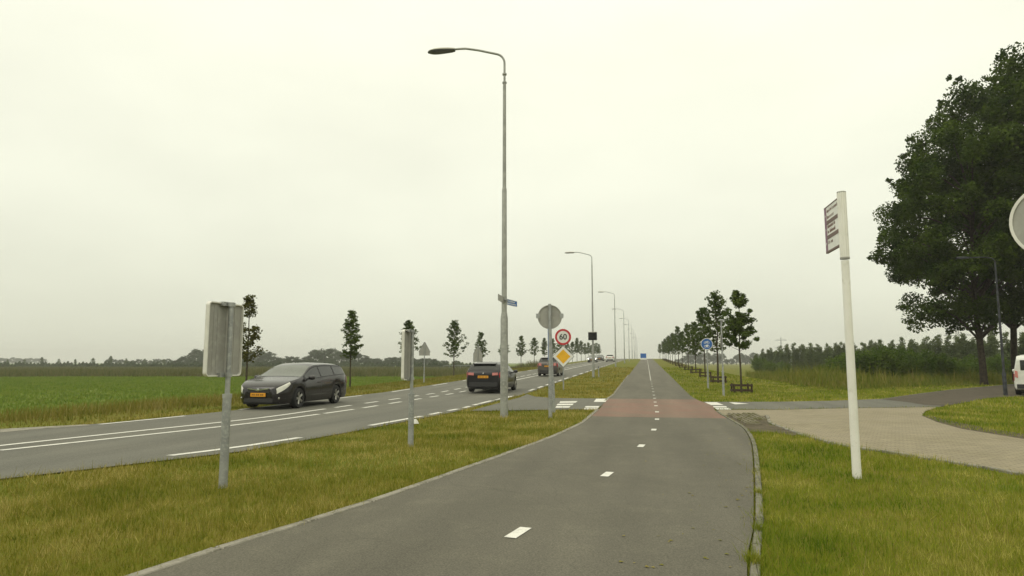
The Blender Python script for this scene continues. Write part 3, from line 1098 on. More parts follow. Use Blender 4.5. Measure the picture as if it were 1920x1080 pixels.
for k, (yy, *_r) in enumerate(rights[:14]):
    g = empty('tree_guard', (RX, yy, T(RX, yy)), 'low wooden stake frame around the %s right-hand tree' % (ORD[k]), 'tree guard', 'stake frames around the right-hand trees', random.uniform(-.1, .1))
    for sx in (-1, 1):
        for sy in (-1, 1):
            o = link('post', gposts, g, (sx * .40, sy * .40, -.12))
            o.rotation_euler = (random.uniform(-.06, .06), random.uniform(-.06, .06), 0)
    for s_ in (-1, 1):
        for zz in (.12, .36):
            link('rail', grail, g, (0, s_ * .455, zz))
            o = link('rail', grail, g, (s_ * .455, 0, zz))
            o.rotation_euler = (0, 0, math.pi / 2)


def big_tree_meshes(seed, R=8.2, RZ=9.9, cz=13.6, nl=120, per=640):
    rg = random.Random(seed)
    tr = MB()
    base = [(0, 0, -.3), (.03, 0, .5), (.05, .02, 2), (-.1, 0, 4.2), (-.25, .1, 7), (-.1, .1, 11), (.1, 0, 16), (0, 0, 20.5)]
    tr.tube(base, [.42, .33, .29, .27, .23, .17, .10, .03], 12)
    C = []
    for k in range(nl):
        # lobes near the surface of an egg-shaped crown, some inside
        zz = 1 - 2 * (k + .5) / nl
        az = k * 2.39996 + rg.uniform(-.3, .3)
        rr = math.sqrt(max(0, 1 - zz * zz))
        f = rg.uniform(.74, .96) if rg.random() < .74 else rg.uniform(.3, .72)
        bulge = 1 + .10 * math.sin(az * 3 + zz * 4 + seed) + .07 * math.sin(az * 5 - zz * 7)
        low = 1.0 if zz > 0 else 1.0 + .16 * min(1, -zz / .4)
        c = Vector((math.cos(az) * rr * R * f * bulge * low, math.sin(az) * rr * R * f * bulge * low, cz + zz * RZ * f * (1.0 if zz > 0 else .93)))
        r = rg.uniform(1.05, 1.9)
        C.append(blob(c, r, int(per * r * r / 2.2), .8, .55))
        for _ in range(3):            # twigs sticking out of the outline
            q = c + Vector((math.cos(az) * rr, math.sin(az) * rr, zz)) * r * rg.uniform(.5, .85) + Vector((rg.uniform(-.5, .5), rg.uniform(-.5, .5), rg.uniform(-.2, .5)))
            C.append(blob(q, rg.uniform(.25, .5), 34, .8, .5))
        if k % 2 == 0:
            z0 = max(4.0, min(17, c.z - 2.5 - rg.random() * 2))
            b0_ = Vector((np.interp(z0, [q[2] for q in base], [q[0] for q in base]), 0, z0))
            mid = b0_.lerp(c, .5) + Vector((0, 0, .5))
            tr.tube([b0_, mid, c], [.11, .07, .025], 6)
    C = np.concatenate(C)
    V, Fq = leaf_quads(C, .27)
    return tr.mesh('trunk', 'bark', True), np_mesh('crown', V, Fq, 'leaf_big')


BT = [big_tree_meshes(3)]
t = plant('broadleaf_tree', 0, (23.3, 53.4, T(23.3, 53.4) - .02), (.76, .76, .80), .4, 'large dark green broadleaf tree whose whole trunk stands left of the slim lamp post', 'large trees beside the side road', src=BT)
t = plant('broadleaf_tree', 0, (28.7, 60.4, T(28.7, 60.4) - .02), (.82, .82, 1.10), 2.4, 'large dark green tree at the right edge, its trunk just left of the white van', 'large trees beside the side road', src=BT)
t = plant('broadleaf_tree', 0, (30.6, 49.6, T(30.6, 49.6) - .02), (.90, .90, 1.12), 4.0, 'large dark tree whose crown fills the upper right corner of the picture', 'large trees beside the side road', src=BT)


def poplar_meshes(seed, H=6.5, R=1.5, matn='leaf_poplar', lobes=40, per=60, leaf=.24, bare=.12):
    rg = random.Random(seed)
    tr = MB()
    tr.tube([(0, 0, -.2), (.03, .02, H * .3), (-.02, .03, H * .65), (0, 0, H * .96)], [.085, .07, .045, .012], 6)
    C = []
    for k in range(lobes):
        u = (k + rg.random()) / lobes
        z = H * (bare + (1 - bare) * u)
        prof_ = (math.sin(math.pi * (u * .82 + .16)) ** .8) * (1.0 if u < .6 else 1 - (u - .6) * .9)
        az = k * 2.4 + rg.uniform(-.6, .6)
        rr = R * prof_ * rg.uniform(.35, 1)
        c = (math.cos(az) * rr, math.sin(az) * rr, z)
        tr.tube([(0, 0, z - rr * .6), c], [.02, .006], 4)
        C.append(blob(c, rg.uniform(.32, .62) * (R / 1.5) ** .5, per, 1.35, .6))
    C = np.concatenate(C)
    V, Fq = leaf_quads(C, leaf)
    return tr.mesh('trunk', 'young_bark', True), np_mesh('crown', V, Fq, matn)


def plume_meshes(seed, H=6.5, R=1.5, stems=9, matn='leaf_poplar', leaf=.26):
    rg = random.Random(seed)
    tr = MB()
    C = []
    for k in range(stems):
        az, rr = k * 2.4 + rg.uniform(-.4, .4), R * math.sqrt((k + .3) / stems) * rg.uniform(.7, 1.05)
        top = H * (.97 if k == 0 else rg.uniform(.72, .96) * (1 - .12 * rr / R))
        tx_, ty_ = math.cos(az) * rr, math.sin(az) * rr
        tr.tube([(tx_ * .15, ty_ * .15, -.2), (tx_ * .6, ty_ * .6, top * .35), (tx_, ty_, top)], [.05, .035, .008], 5)
        z = top * rg.uniform(.10, .2)
        while z < top:
            u = z / top
            f = .25 + .75 * min(1, u / .6)
            r_ = .52 * math.sin(math.pi * min(.93, .12 + u * .86)) ** .7 + .2
            r_ *= rg.uniform(.7, 1.25)
            C.append(blob((tx_ * f + rg.uniform(-.2, .2), ty_ * f + rg.uniform(-.2, .2), z), r_, int(70 * r_ / .5), 1.1, .5))
            z += r_ * .75
    V, Fq = leaf_quads(np.concatenate(C), leaf)
    return tr.mesh('trunk', 'young_bark', True), np_mesh('crown', V, Fq, matn)


PT = [plume_meshes(21, R=1.15, stems=7), plume_meshes(22, R=.95, stems=5), plume_meshes(23, R=1.35, stems=8), plume_meshes(24, R=1.05, stems=6)]
WT = [plume_meshes(31, 3.3, 1.7, 14, 'leaf_willow', .2), plume_meshes(32, 3.0, 1.9, 16, 'leaf_willow', .2), plume_meshes(33, 3.5, 1.6, 14, 'leaf_willow', .2)]


def at_depth(px, d):
    v = ray(px, HOR)
    return v[0] * d, v[1] * d


# hedge row of poplars behind the reeds, running from far left to near right
pxs = [1418, 1432, 1447, 1461, 1476, 1491, 1505, 1520, 1536, 1551, 1567, 1584, 1600, 1618, 1636, 1655, 1674, 1694, 1715, 1737, 1760, 1784, 1809, 1835, 1862, 1890, 1920, 1950]
tops = [666, 658, 655, 652, 650, 648, 649, 647, 650, 649, 647, 646, 645, 648, 642, 641, 644, 638, 640, 637, 634, 636, 630, 632, 628, 630, 628, 630]
for k, (px, ty) in enumerate(zip(pxs, tops)):
    d = np.interp(px, [1410, 1560, 1950], [150, 112, 84]) + random.uniform(-4, 4)
    x, y = at_depth(px, d)
    zb = T(x, y)
    hgt = (HOR - ty) / F * d + CAMH - zb
    s_ = hgt / 5.9
    plant('poplar', k % 4, (x, y, zb - .02), (s_ * 1.05, s_ * 1.05, s_), k * 1.9, 'young poplar in the tree line behind the reeds, %s from the %s' % (
        (ORD[k].replace('nearest', 'first'), 'left') if k < 14 else (ORD[27 - k].replace('nearest', 'first'), 'right')), 'poplar line behind the reeds', src=PT)
# second, lower row filling the gaps
for k in range(7):
    px = 1640 + k * 45
    d = np.interp(px, [1410, 1560, 1950], [172, 128, 96])
    x, y = at_depth(px, d)
    hgt = (HOR - np.interp(px, [1410, 1950], [672, 650])) / F * d + CAMH - T(x, y)
    s_ = hgt / 6.5
    plant('poplar', (k + 1) % 4, (x, y, T(x, y) - .02), (s_ * 1.5, s_ * 1.5, s_), k * 1.1, 'low bushy tree standing behind the poplar line', 'low trees behind the poplars', src=PT)
# willow thicket
wl = [(1540, 62, 1.7), (1560, 58, 2.1), (1582, 60, 2.6), (1602, 55, 2.8), (1628, 58, 3.1), (1655, 54, 3.0), (1682, 58, 3.2), (1708, 55, 2.9), (1736, 60, 3.0), (1762, 57, 2.6), (1590, 66, 3.2), (1640, 66, 3.3), (1700, 66, 3.3), (1790, 66, 2.7), (1820, 70, 2.7), (1870, 72, 2.8), (1447, 118, 2.6), (1424, 130, 3.0), (1466, 124, 2.2)]
for k, (px, d, hgt) in enumerate(wl):
    x, y = at_depth(px, d)
    lab = ['leftmost', 'second'] + ORD[2:]
    plant('willow_shrub', k % 3, (x, y, T(x, y) - .02), (hgt / 3.0, hgt / 3.0, hgt / 3.3), k * 2.2, 'dense green willow shrub in the thicket behind the reeds', 'willow thicket right of the path', 'shrub', WT)
# reeds and rough grass in front of the thicket
x, y = scatter(5, 60, 33, 110, 34)
d_ = np.stack([x, y, 0 * x], 1) @ FW
c_ = np.stack([x, y, 0 * x], 1) @ RT
px = 960 + F * c_ / d_
edge_d = np.interp(px, [1395, 1440, 1500, 1560, 1700, 1800, 1900], [86, 52, 38.5, 35.0, 38.5, 43, 49])
k = (px > 1398) & (px < 2000) & (d_ > edge_d) & (d_ < edge_d + 34) & ~hard(x, y)
x, y, px, d_, edge_d = x[k], y[k], px[k], d_[k], edge_d[k]
ramp_ = np.clip((d_ - edge_d) / 6, .12, 1)
h = np.interp(px, [1400, 1470, 1540, 1700, 1800, 1900], [.9, 1.4, 1.55, 1.0, 1.2, 1.2]) * ramp_ * RNG.uniform(.3, 1.2, len(x)) * (.45 + 1.0 * patchy(x, y, .5) * patchy(x, y, 1.6, 2))
blades('reed_bed', x, y, h, RNG.uniform(.03, .12, len(x)), 'reed', .3, 'rough reeds and tall yellowish grass in front of the thicket')


def far_tree_meshes(seed, H=12, R=5, lobes=34, per=80):
    rg = random.Random(seed)
    tr = MB()
    tr.tube([(0, 0, -.3), (0, 0, H * .3), (0, 0, H * .8)], [.35, .3, .08], 6)
    C = []
    for k in range(lobes):
        zz = rg.uniform(-1, 1)
        az = k * 2.4
        rr = math.sqrt(1 - zz * zz)
        f = rg.uniform(.55, 1)
        C.append(blob((math.cos(az) * rr * R * f, math.sin(az) * rr * R * f, H * .53 + zz * H * .44 * f), rg.uniform(1.1, 1.9), per, .85, .6))
    V, Fq = leaf_quads(np.concatenate(C), .75)
    return tr.mesh('trunk', 'bark', True), np_mesh('crown', V, Fq, 'leaf_far')


FT = [far_tree_meshes(41), far_tree_meshes(42, 12, 6), far_tree_meshes(43, 12, 4.4)]
# groves beyond the meadow: columns, top rows, distance
outline = [(352, 668), (366, 659), (384, 658), (402, 659), (420, 662), (442, 660), (462, 661), (482, 660), (500, 662), (517, 670), (533, 674), (546, 670), (562, 676), (576, 671), (592, 659), (608, 657), (624, 658), (640, 662),
           (656, 664), (672, 666), (688, 674), (702, 673), (716, 678), (732, 672), (748, 671), (768, 672), (786, 674), (804, 673), (818, 677), (830, 686)]
for k, (px, ty) in enumerate(outline):
    d = 340 + (k * 37 % 50)
    x, y = at_depth(px, d)
    hgt = (HOR - ty) / F * d + CAMH + .5
    s_ = hgt / 12
    plant('grove_tree', k % 3, (x, y, T(x, y) - .05), (1.3 * max(s_, .75), 1.3 * max(s_, .75), s_ * 1.2), k * 1.7, 'hazy round tree in the far grove beyond the meadow', 'far grove beyond the meadow', src=FT)
# low hedge trees in front of and left of the grove, and hazy woods further off
for k in range(26):
    px = 330 + k * 21
    d = 290 + (k * 53 % 30)
    x, y = at_depth(px, d)
    s_ = random.uniform(.24, .36)
    plant('hedge_bush', k % 3, (x, y, T(x, y) - .05), (s_ * 1.5, s_ * 1.5, s_), k * 1.2, 'low hazy bush in the hedge at the foot of the far grove', 'hedge below the far grove', 'bush', FT)
for k in range(17):
    px = 205 + k * 11
    d = 420 + (k * 41 % 50)
    x, y = at_depth(px, d)
    s_ = random.uniform(.3, .42)
    plant('hedge_bush', k % 3, (x, y, T(x, y) - .05), (s_ * 1.3, s_ * 1.3, s_), k * 1.2, 'low hazy bush on the far left horizon, left of the grove', 'bushes left of the far grove', 'bush', FT)
for k in range(10):
    px = -20 + k * 11
    d = 900
    x, y = at_depth(px, d)
    s_ = random.uniform(.75, 1.0)
    plant('distant_tree', k % 3, (x, y, T(x, y) - .05), (s_ * 1.4, s_ * 1.4, s_ * .9), k, 'very pale hazy tree in the wood at the far left horizon', 'distant wood at the left edge', src=FT)
for k in range(22):
    px = 1270 + k * 8.5
    d = 560 + (k * 61 % 60)
    x, y = at_depth(px, d)
    s_ = [.45, .5, .72, .9, .8, .55, .95, .85, .6, .9, .85][k % 11]
    plant('distant_tree', k % 3, (x, y, T(x, y) - .05), (s_ * 1.1, s_ * 1.1, s_), k, 'pale hazy tree in the far wood seen between the right-hand trunks', 'distant wood behind the right-hand trees', src=FT)
# far hedge strip closing the meadow
hx = RNG.uniform(-80, 905, 30000)
hd = 250 + 14 * np.sin(hx * .013) + RNG.uniform(-4, 4, len(hx))
dirs = np.array([ray(q, HOR) for q in (0.0, 1000.0)])
dv = dirs[0][None, :] + (dirs[1] - dirs[0])[None, :] * (hx / 1000)[:, None]
hp = dv * hd[:, None]
top_ = 1.35 + .55 * np.sin(hx * .21) * np.sin(hx * .057) + .35 * np.sin(hx * .9)
hp[:, 2] = T(hp[:, 0], hp[:, 1]) + RNG.uniform(0, 1, len(hx)) ** .8 * np.maximum(.6, top_ + .4)
V, Fq = leaf_quads(hp, .55)
tag(link('far_hedge', np_mesh('far_hedge', V, Fq, 'leaf_far')), 'low rough hedge along the far end of the meadow', 'hedge', kind='stuff')
# line of saplings along a far road at the left
for k, (px, hh) in enumerate([(14, 3.6), (46, 3.6), (78, 4.6), (110, 3.8), (141, 3.7), (174, 4.2), (207, 5.2), (236, 4.0), (271, 3.9), (307, 3.7)]):
    x, y = at_depth(px, 330)
    lab = 'tiny sapling on the far left skyline, %s from the left edge' % ORD[k].replace('nearest', 'first')
    t = plant('sapling', [0, 4, 5, 1][k % 4], (x, y, T(x, y) - .05), (hh / 5.2 * 1.5, hh / 5.2 * 1.5, hh / 5.2), k * 1.3, lab, 'saplings along the far left skyline')

# ------------------------------------------------------------------ lamp posts


def lamp_meshes():
    pole = MB()
    pole.tube([(0, 0, -.2), (0, 0, 2.55), (0, 0, 2.72)], [.105, .098, .072], 16)
    pole.tube([(0, 0, 2.70), (0, 0, 6.02), (0, 0, 6.06)], [.071, .064, .052], 16)
    pole.tube([(0, 0, 6.05), (0, 0, 9.0)], [.051, .044], 16)
    collar = MB()
    for z in (9.0, 9.24):
        collar.tube([(0, 0, z - .02), (0, 0, z + .02)], [.06, .06], 14)
    arm = MB()
    pts = [(0, 0, 8.98), (0, 0, 9.55)]
    for k in range(1, 7):
        a = k / 6 * math.radians(74)
        pts.append((-.30 * (1 - math.cos(a)), 0, 9.55 + .30 * math.sin(a)))
    pts += [(-.75, 0, 10.0), (-1.1, 0, 10.08), (-1.28, 0, 10.09), (-1.50, 0, 10.09)]
    arm.tube(pts, .03, 10)
    # luminaire: shallow boat shape, lens below
    sh, ln = MB(), MB()
    n = 16
    rings = []
    for i in range(13):
        u = i / 12
        xx = -1.42 - .78 * u
        wv = .155 * math.sin(math.pi * min(1, .08 + u * .60)) ** .6 if u < .75 else .155 * math.sqrt(max(.02, 1 - ((u - .62) / .385) ** 2))
        top = .075 * math.sin(math.pi * min(1, .15 + u * .8)) ** .5
        rings.append((xx, wv, top))
    vv, ff = [], []
    for (xx, wv, top) in rings:
        for k in range(9):
            a = math.pi * k / 8
            vv.append((xx, math.cos(a) * wv, 10.075 + math.sin(a) * top))
    for i in range(12):
        for k in range(8):
            ff.append((i * 9 + k, i * 9 + k + 1, (i + 1) * 9 + k + 1, (i + 1) * 9 + k))
    ff.append(tuple(range(9)))
    ff.append(tuple(range(12 * 9, 13 * 9))[::-1])
    sh.add(vv, ff)
    vv, ff = [], []
    for (xx, wv, top) in rings:
        for k in range(9):
            a = math.pi * k / 8
            vv.append((xx * 1.0, math.cos(a) * wv * .97, 10.074 - math.sin(a) * min(.06, top)))
    for i in range(12):
        for k in range(8):
            ff.append((i * 9 + k, (i + 1) * 9 + k, (i + 1) * 9 + k + 1, i * 9 + k + 1))
    ln.add(vv, ff)
    hatch = MB().box((.0, -.098, .75), (.08, .02, .38), bev=.004)
    return [('pole', pole.mesh('pole', 'lamp_pole', True), None), ('collar', collar.mesh('collar', 'lamp_pole', True), None), ('arm', arm.mesh('arm', 'lamp_pole', True), None),
            ('lamp_head', sh.mesh('lamp_head', 'lamp_shell', True), 'lens'), ('lens', ln.mesh('lens', 'lamp_glass', True), 'sub'), ('hatch', hatch.mesh('hatch', 'lamp_pole'), None)]


LM = lamp_meshes()
LAMPX = -3.89
for k, (lx, ly, s_) in enumerate([(-3.89, 18.45, 1.07), (-4.15, 54.0, 1.0), (-4.0, 90.5, 1.0), (-3.95, 126.5, 1.0), (-3.95, 162, 1.0), (-3.95, 197, 1.0), (-3.95, 232, 1.0), (-3.95, 268, 1.0), (-3.95, 304, 1.0)]):
    txt = ['tall grey curved-arm street lamp in the foreground, carrying the street name plates', 'second curved-arm street lamp along the verge, carrying the black display box'][k] if k < 2 else \
        '%s curved-arm street lamp along the verge, counted from the foreground' % ORD[k]
    t = empty('street_lamp', (lx, ly, T(lx, ly)), txt, 'street lamp', 'curved-arm street lamps along the verge')
    t.scale = (s_, s_, s_)
    par = None
    for (n_, m_, _k) in LM:
        o = link(n_, m_, par if n_ == 'lens' else t)
        if n_ == 'lamp_head':
            par = o

# small lamp under the big trees
t = empty('street_lamp', (15.95, 34.6, T(15.95, 34.6)), 'dark slim street lamp under the large trees near the white van', 'street lamp')
MB().tube([(0, 0, -.2), (0, 0, 1.0), (0, 0, 1.1), (0, 0, 6.2)], [.085, .08, .055, .038], 12).build('pole', 'dark_pole', t, True)
MB().tube([(0, 0, 6.15), (-.1, 0, 6.32), (-.5, .02, 6.38), (-1.15, .04, 6.38)], .028, 8).build('arm', 'dark_pole', t, True)
MB().box((-1.35, .04, 6.38), (.5, .2, .1), bev=.03).build('lamp_head', 'dark_pole', t)

# street name plates clamped to the near lamp
z0 = 3.22


def rot_to(ex_, ey_):
    """matrix whose local X is ex_, Y is ey_ (Z their cross product)"""
    ex_, ey_ = Vector(ex_).normalized(), Vector(ey_).normalized()
    ez = ex_.cross(ey_)
    return Matrix((ex_, ey_, ez)).transposed()


def facing(yaw):
    """frame for a vertical plate: local X to the right as its viewer sees it, Y up, Z out of the face; the face looks along angle yaw"""
    ez = Vector((math.cos(yaw), math.sin(yaw), 0))
    ey = Vector((0, 0, 1))
    return Matrix((ey.cross(ez), ey, ez)).transposed().to_4x4()


def blue_plate(name, loc, ang, L, label, face):
    t = empty(name, loc, label, 'street sign')
    d = Vector((math.cos(ang), math.sin(ang), 0))
    yaw = ang - math.pi / 2                       # face to the right of the direction away from the post
    M = facing(yaw)
    half = Matrix.Translation(d * (L / 2 + .08)) @ M
    MB().prism([(-L / 2, -.085), (L / 2, -.085), (L / 2, .085), (-L / 2, .085)], .012, Matrix.Translation(d * (L / 2 + .08)) @ M).build('plate', face, t)
    MB().box((0, 0, 0), (.17, .17, .05), bev=.01).build('clamp', 'galvanised', t)
    if face == 'blue_face':
        fr = MB()
        for (cx, cy, wx, wy) in ((0, .079, L, .012), (0, -.079, L, .012), (-L / 2 + .006, 0, .012, .146), (L / 2 - .006, 0, .012, .146)):
            fr.prism([(cx - wx / 2, cy - wy / 2), (cx + wx / 2, cy - wy / 2), (cx + wx / 2, cy + wy / 2), (cx - wx / 2, cy + wy / 2)], .015, half)
        fr.build('border', 'white_face', t)
        tx = MB()                                  # two rows of small lettering, too small to read
        rg = random.Random(5)
        for row, (yy, a0, a1) in enumerate(((.03, -.38, .30), (-.035, -.40, .36))):
            q = a0
            while q < a1:
                ww = rg.uniform(.02, .042)
                hh = rg.choice([.036, .036, .05])
                tx.prism([(q, yy - .018), (q + ww, yy - .018), (q + ww, yy - .018 + hh), (q, yy - .018 + hh)], .0145, half)
                q += ww + rg.choice([.012, .012, .04])
        tx.build('lettering', 'white_face', t)
    return t


blue_plate('street_name_sign', (-3.89, 18.45, z0), math.radians(81), .95, 'blue street name plate with white lettering on the near lamp post', 'blue_face')
blue_plate('street_name_sign', (-3.89, 18.45, z0 + .03), math.radians(-88), .85, 'grey street name plate pointing at the viewer on the near lamp post', 'sign_back')

# black display box on the second lamp
t = empty('speed_display', (-4.15, 53.86, T(-4.15, 53.86) + 3.25), 'black square display box on the second street lamp', 'display')
MB().box((0, -.14, 0), (.68, .20, .62), bev=.02).build('housing', 'display_black', t)
MB().box((0, -.245, 0), (.56, .012, .50)).build('screen', 'display_black', t)
MB().box((0, -.16, .335), (.72, .28, .035)).build('hood', 'sign_rim', t)
MB().box((0, .03, .15), (.16, .24, .06)).box((0, .03, -.15), (.16, .24, .06)).build('bracket', 'galvanised', t)
t = empty('marker_post', (-3.72, 53.9, T(-3.72, 53.9)), 'short grey post right beside the second street lamp', 'post')
MB().tube([(0, 0, -.1), (0, 0, .78)], .045, 10).build('shaft', 'galvanised', t, True)
MB().tube([(0, 0, .78), (0, 0, .84), (0, 0, .87)], [.055, .055, .02], 10).build('cap', 'dark_pole', t, True)

# ------------------------------------------------------------------ signs


def sign_post(t, h, sleeve=None, r=.032, lean=(0, 0)):
    if sleeve:
        MB().tube([(0, 0, -.2), (lean[0] * sleeve / h, lean[1] * sleeve / h, sleeve)], [.052, .050], 14).build('sleeve', 'galvanised', t, True)
        MB().tube([(lean[0] * (sleeve - .03) / h, lean[1] * (sleeve - .03) / h, sleeve - .03), (lean[0] * (sleeve + .02) / h, lean[1] * (sleeve + .02) / h, sleeve + .02)], .056, 14).build('collar', 'galvanised', t, True)
        MB().tube([(lean[0] * sleeve / h, lean[1] * sleeve / h, sleeve), (*lean, h)], r, 12).build('post', 'galvanised', t, True)
    else:
        MB().tube([(0, 0, -.2), (*lean, h)], r, 12).build('post', 'galvanised', t, True)


def rounded(w, h, r, n=5):
    pts = []
    for cx, cy, a0 in ((w / 2 - r, -h / 2 + r, -90), (w / 2 - r, h / 2 - r, 0), (-w / 2 + r, h / 2 - r, 90), (-w / 2 + r, -h / 2 + r, 180)):
        for k in range(n + 1):
            a = math.radians(a0 + 90 * k / n)
            pts.append((cx + r * math.cos(a), cy + r * math.sin(a)))
    return pts


def frame_ring(outer, inner, h, M):
    n = len(outer)
    vv = [M @ Vector((a, b, 0)) for a, b in outer] + [M @ Vector((a, b, 0)) for a, b in inner] + [M @ Vector((a, b, h)) for a, b in outer] + [M @ Vector((a, b, h)) for a, b in inner]
    ff = []
    for i in range(n):
        j = (i + 1) % n
        ff += [(i, j, n + j, n + i), (2 * n + i, 3 * n + i, 3 * n + j, 2 * n + j), (i, 2 * n + i, 2 * n + j, j), (n + i, n + j, 3 * n + j, 3 * n + i)]
    return MB().add(vv, ff)


def back_sign(name, loc, yaw, w, h, zc, label, top, sleeve):
    """rectangular sign seen from behind; the back looks along yaw"""
    t = empty(name, loc, label, 'road sign', 'rectangular signs seen from behind')
    sign_post(t, top, sleeve, .03)
    M = Matrix.Translation((0, 0, zc)) @ facing(yaw) @ Matrix.Translation((0, 0, -.095))
    p = MB().prism(rounded(w, h, .04), .010, M).build('panel', 'sign_back', t)
    frame_ring(rounded(w + .02, h + .02, .05), rounded(w - .008, h - .008, .036), .05, M @ Matrix.Translation((0, 0, -.012))).build('rim', 'sign_rim', p)
    gv = MB()
    for xx in (-.2, -.13, .02, .09, .18):
        gv.prism([(xx - .004, -h / 2 + .03), (xx + .004, -h / 2 + .03), (xx + .004, h / 2 - .03), (xx - .004, h / 2 - .03)], .004, M @ Matrix.Translation((0, 0, .0101)))
    gv.build('rib', 'sign_back', p)
    for s_ in (-1, 1):
        br = MB()
        br.prism([(-.11, -.025), (.11, -.025), (.11, .025), (-.11, .025)], .05, M @ Matrix.Translation((0, s_ * (h / 2 - .005), .02)))
        br.build('bracket', 'galvanised', t)
        MB().ring(.03, .045, .05, Matrix.Translation((0, 0, zc + s_ * (h / 2 - .01) - .025)), 14).build('clamp', 'galvanised', t)
    return t


# front sign: right edge further away than the left
back_sign('direction_sign', (*gnd(418, 915), 0), math.radians(-4), .62, .88, 1.785, 'larger grey sign back with white rim on a post, in the left foreground', 2.24, 1.1)
back_sign('direction_sign', (*gnd(770, 838), 0), math.radians(4), .62, .88, 1.64, 'narrow, nearly edge-on grey sign back on a post in the mid verge', 2.09, .93)

# round sign seen from behind
x, y = gnd(1032, 784)
t = empty('round_sign', (x, y, 0), 'grey round sign back on a post in front of the side road', 'road sign')
sign_post(t, 3.12, .98, .042)
M = Matrix.Translation((0, 0, 2.76)) @ facing(math.radians(-82))
p = MB().prism([(.325 * math.cos(2 * math.pi * k / 40), .325 * math.sin(2 * math.pi * k / 40)) for k in range(40)], .012, M @ Matrix.Translation((0, 0, -.09))).build('disc', 'sign_back', t)
MB().ring(.312, .335, .04, M @ Matrix.Translation((0, 0, -.095))).build('rim', 'sign_back', p)
MB().prism([(-.04, -.31), (.04, -.31), (.04, .31), (-.04, .31)], .03, M @ Matrix.Translation((0, 0, -.075))).build('rail', 'galvanised', t)
for s_ in (-1, 1):
    MB().prism(rounded(.10, .13, .02), .06, M @ Matrix.Translation((s_ * .33, .03, -.10))).build('lug', 'galvanised', t)
# edge-on blue plate on a slightly leaning post behind it
x, y = gnd(1039, 773.5)
t = empty('keep_right_sign', (x, y, 0), 'thin blue sign seen edge-on on a leaning post behind the round sign back', 'road sign')
sign_post(t, 2.75, .9, .03, (-.10, 0))
MB().box((-.17, .10, 2.10), (.022, .42, 1.05), Matrix.Rotation(math.radians(12), 3, 'Z')).build('panel', 'blue_face', t)
MB().box((-.125, .08, 1.1), (.03, .12, 1.0), Matrix.Rotation(math.radians(12), 3, 'Z')).build('white_marker', 'white_enamel', t)
MB().box((-.12, .05, 2.45), (.1, .06, .05)).box((-.11, .05, 1.8), (.1, .06, .05)).build('bracket', 'galvanised', t)


def text_mesh(body, size, name, m, M, extr=.003, bold=.0):
    cu = bpy.data.curves.new(name, 'FONT')
    cu.body = body
    cu.size = size
    cu.align_x = 'CENTER'
    cu.align_y = 'CENTER'
    cu.extrude = extr
    cu.offset = bold
    o = bpy.data.objects.new(name, cu)
    COL.objects.link(o)
    dg = bpy.context.evaluated_depsgraph_get()
    me = bpy.data.meshes.new_from_object(o.evaluated_get(dg))
    bpy.data.objects.remove(o)
    me.transform(M)
    me.materials.clear()
    me.materials.append(MATS[m])
    return me


# speed limit and priority road on one post
x, y = -4.36, 36.0
t = empty('speed_limit_sign', (x, y, T(x, y)), 'white and red 60 sign above a yellow diamond on one post', 'road sign')
sign_post(t, 3.15, None, .035)
fc = facing(math.radians(-84))
M = Matrix.Translation((0, 0, 2.83 - .02)) @ fc @ Matrix.Translation((0, 0, .045))
circ = lambda r, n=44: [(r * math.cos(2 * math.pi * k / n), r * math.sin(2 * math.pi * k / n)) for k in range(n)]
disc = MB().prism(circ(.43), .012, M).build('speed_disc', 'white_face', t)
MB().ring(.325, .432, .006, M @ Matrix.Translation((0, 0, .0125)), 44).build('red_ring', 'red_face', disc)
link('number', text_mesh('60', .42, 'number', 'black_face', M @ Matrix.Translation((0, -.005, .018)), .003, .008), disc)
M = Matrix.Translation((0, 0, 1.77)) @ fc @ Matrix.Translation((0, 0, .045))
dia = MB().prism([(0, -.56), (.56, 0), (0, .56), (-.56, 0)], .012, M).build('priority_diamond', 'white_face', t)
MB().prism([(0, -.385), (.385, 0), (0, .385), (-.385, 0)], .004, M @ Matrix.Translation((0, 0, .0125))).build('yellow_field', 'amber_face', dia)
frame_ring([(0, -.59), (.59, 0), (0, .59), (-.59, 0)], [(0, -.562), (.562, 0), (0, .562), (-.562, 0)], .035, M @ Matrix.Translation((0, 0, -.024))).build('rim', 'rim_dark', dia)

# triangle and house-shaped backs on the left verge
x, y = -14.6, 43.3
t = empty('warning_sign', (x, y, T(x, y)), 'small grey triangular sign back on a post across the road', 'road sign')
sign_post(t, 2.6, .55, .035)
M = Matrix.Translation((0, 0, 2.2)) @ facing(math.radians(-75)) @ Matrix.Translation((0, 0, -.06))
MB().prism([(-.38, -.16), (.38, -.16), (.03, .48), (-.03, .48)], .012, M).build('triangle', 'sign_back', t)
MB().prism([(-.36, -.40), (.36, -.40), (.36, -.18), (-.36, -.18)], .012, M).build('sub_plate', 'sign_back', t)
frame_ring([(-.40, -.175), (.40, -.175), (.035, .50), (-.035, .50)], [(-.37, -.157), (.37, -.157), (.028, .47), (-.028, .47)], .03, M @ Matrix.Translation((0, 0, -.01))).build('rim', 'rim_dark', t)
x, y = -14.6, 58.0
t = empty('warning_sign', (x, y, T(x, y)), 'house-shaped grey sign back standing behind the black car', 'road sign')
sign_post(t, 2.75, None, .035)
M = Matrix.Translation((0, 0, 1.75)) @ facing(math.radians(-75)) @ Matrix.Translation((0, 0, -.06))
MB().prism([(-.39, -.55), (.39, -.55), (.39, .14), (.04, .84), (-.04, .84), (-.39, .14)], .012, M).build('panel', 'sign_back', t)
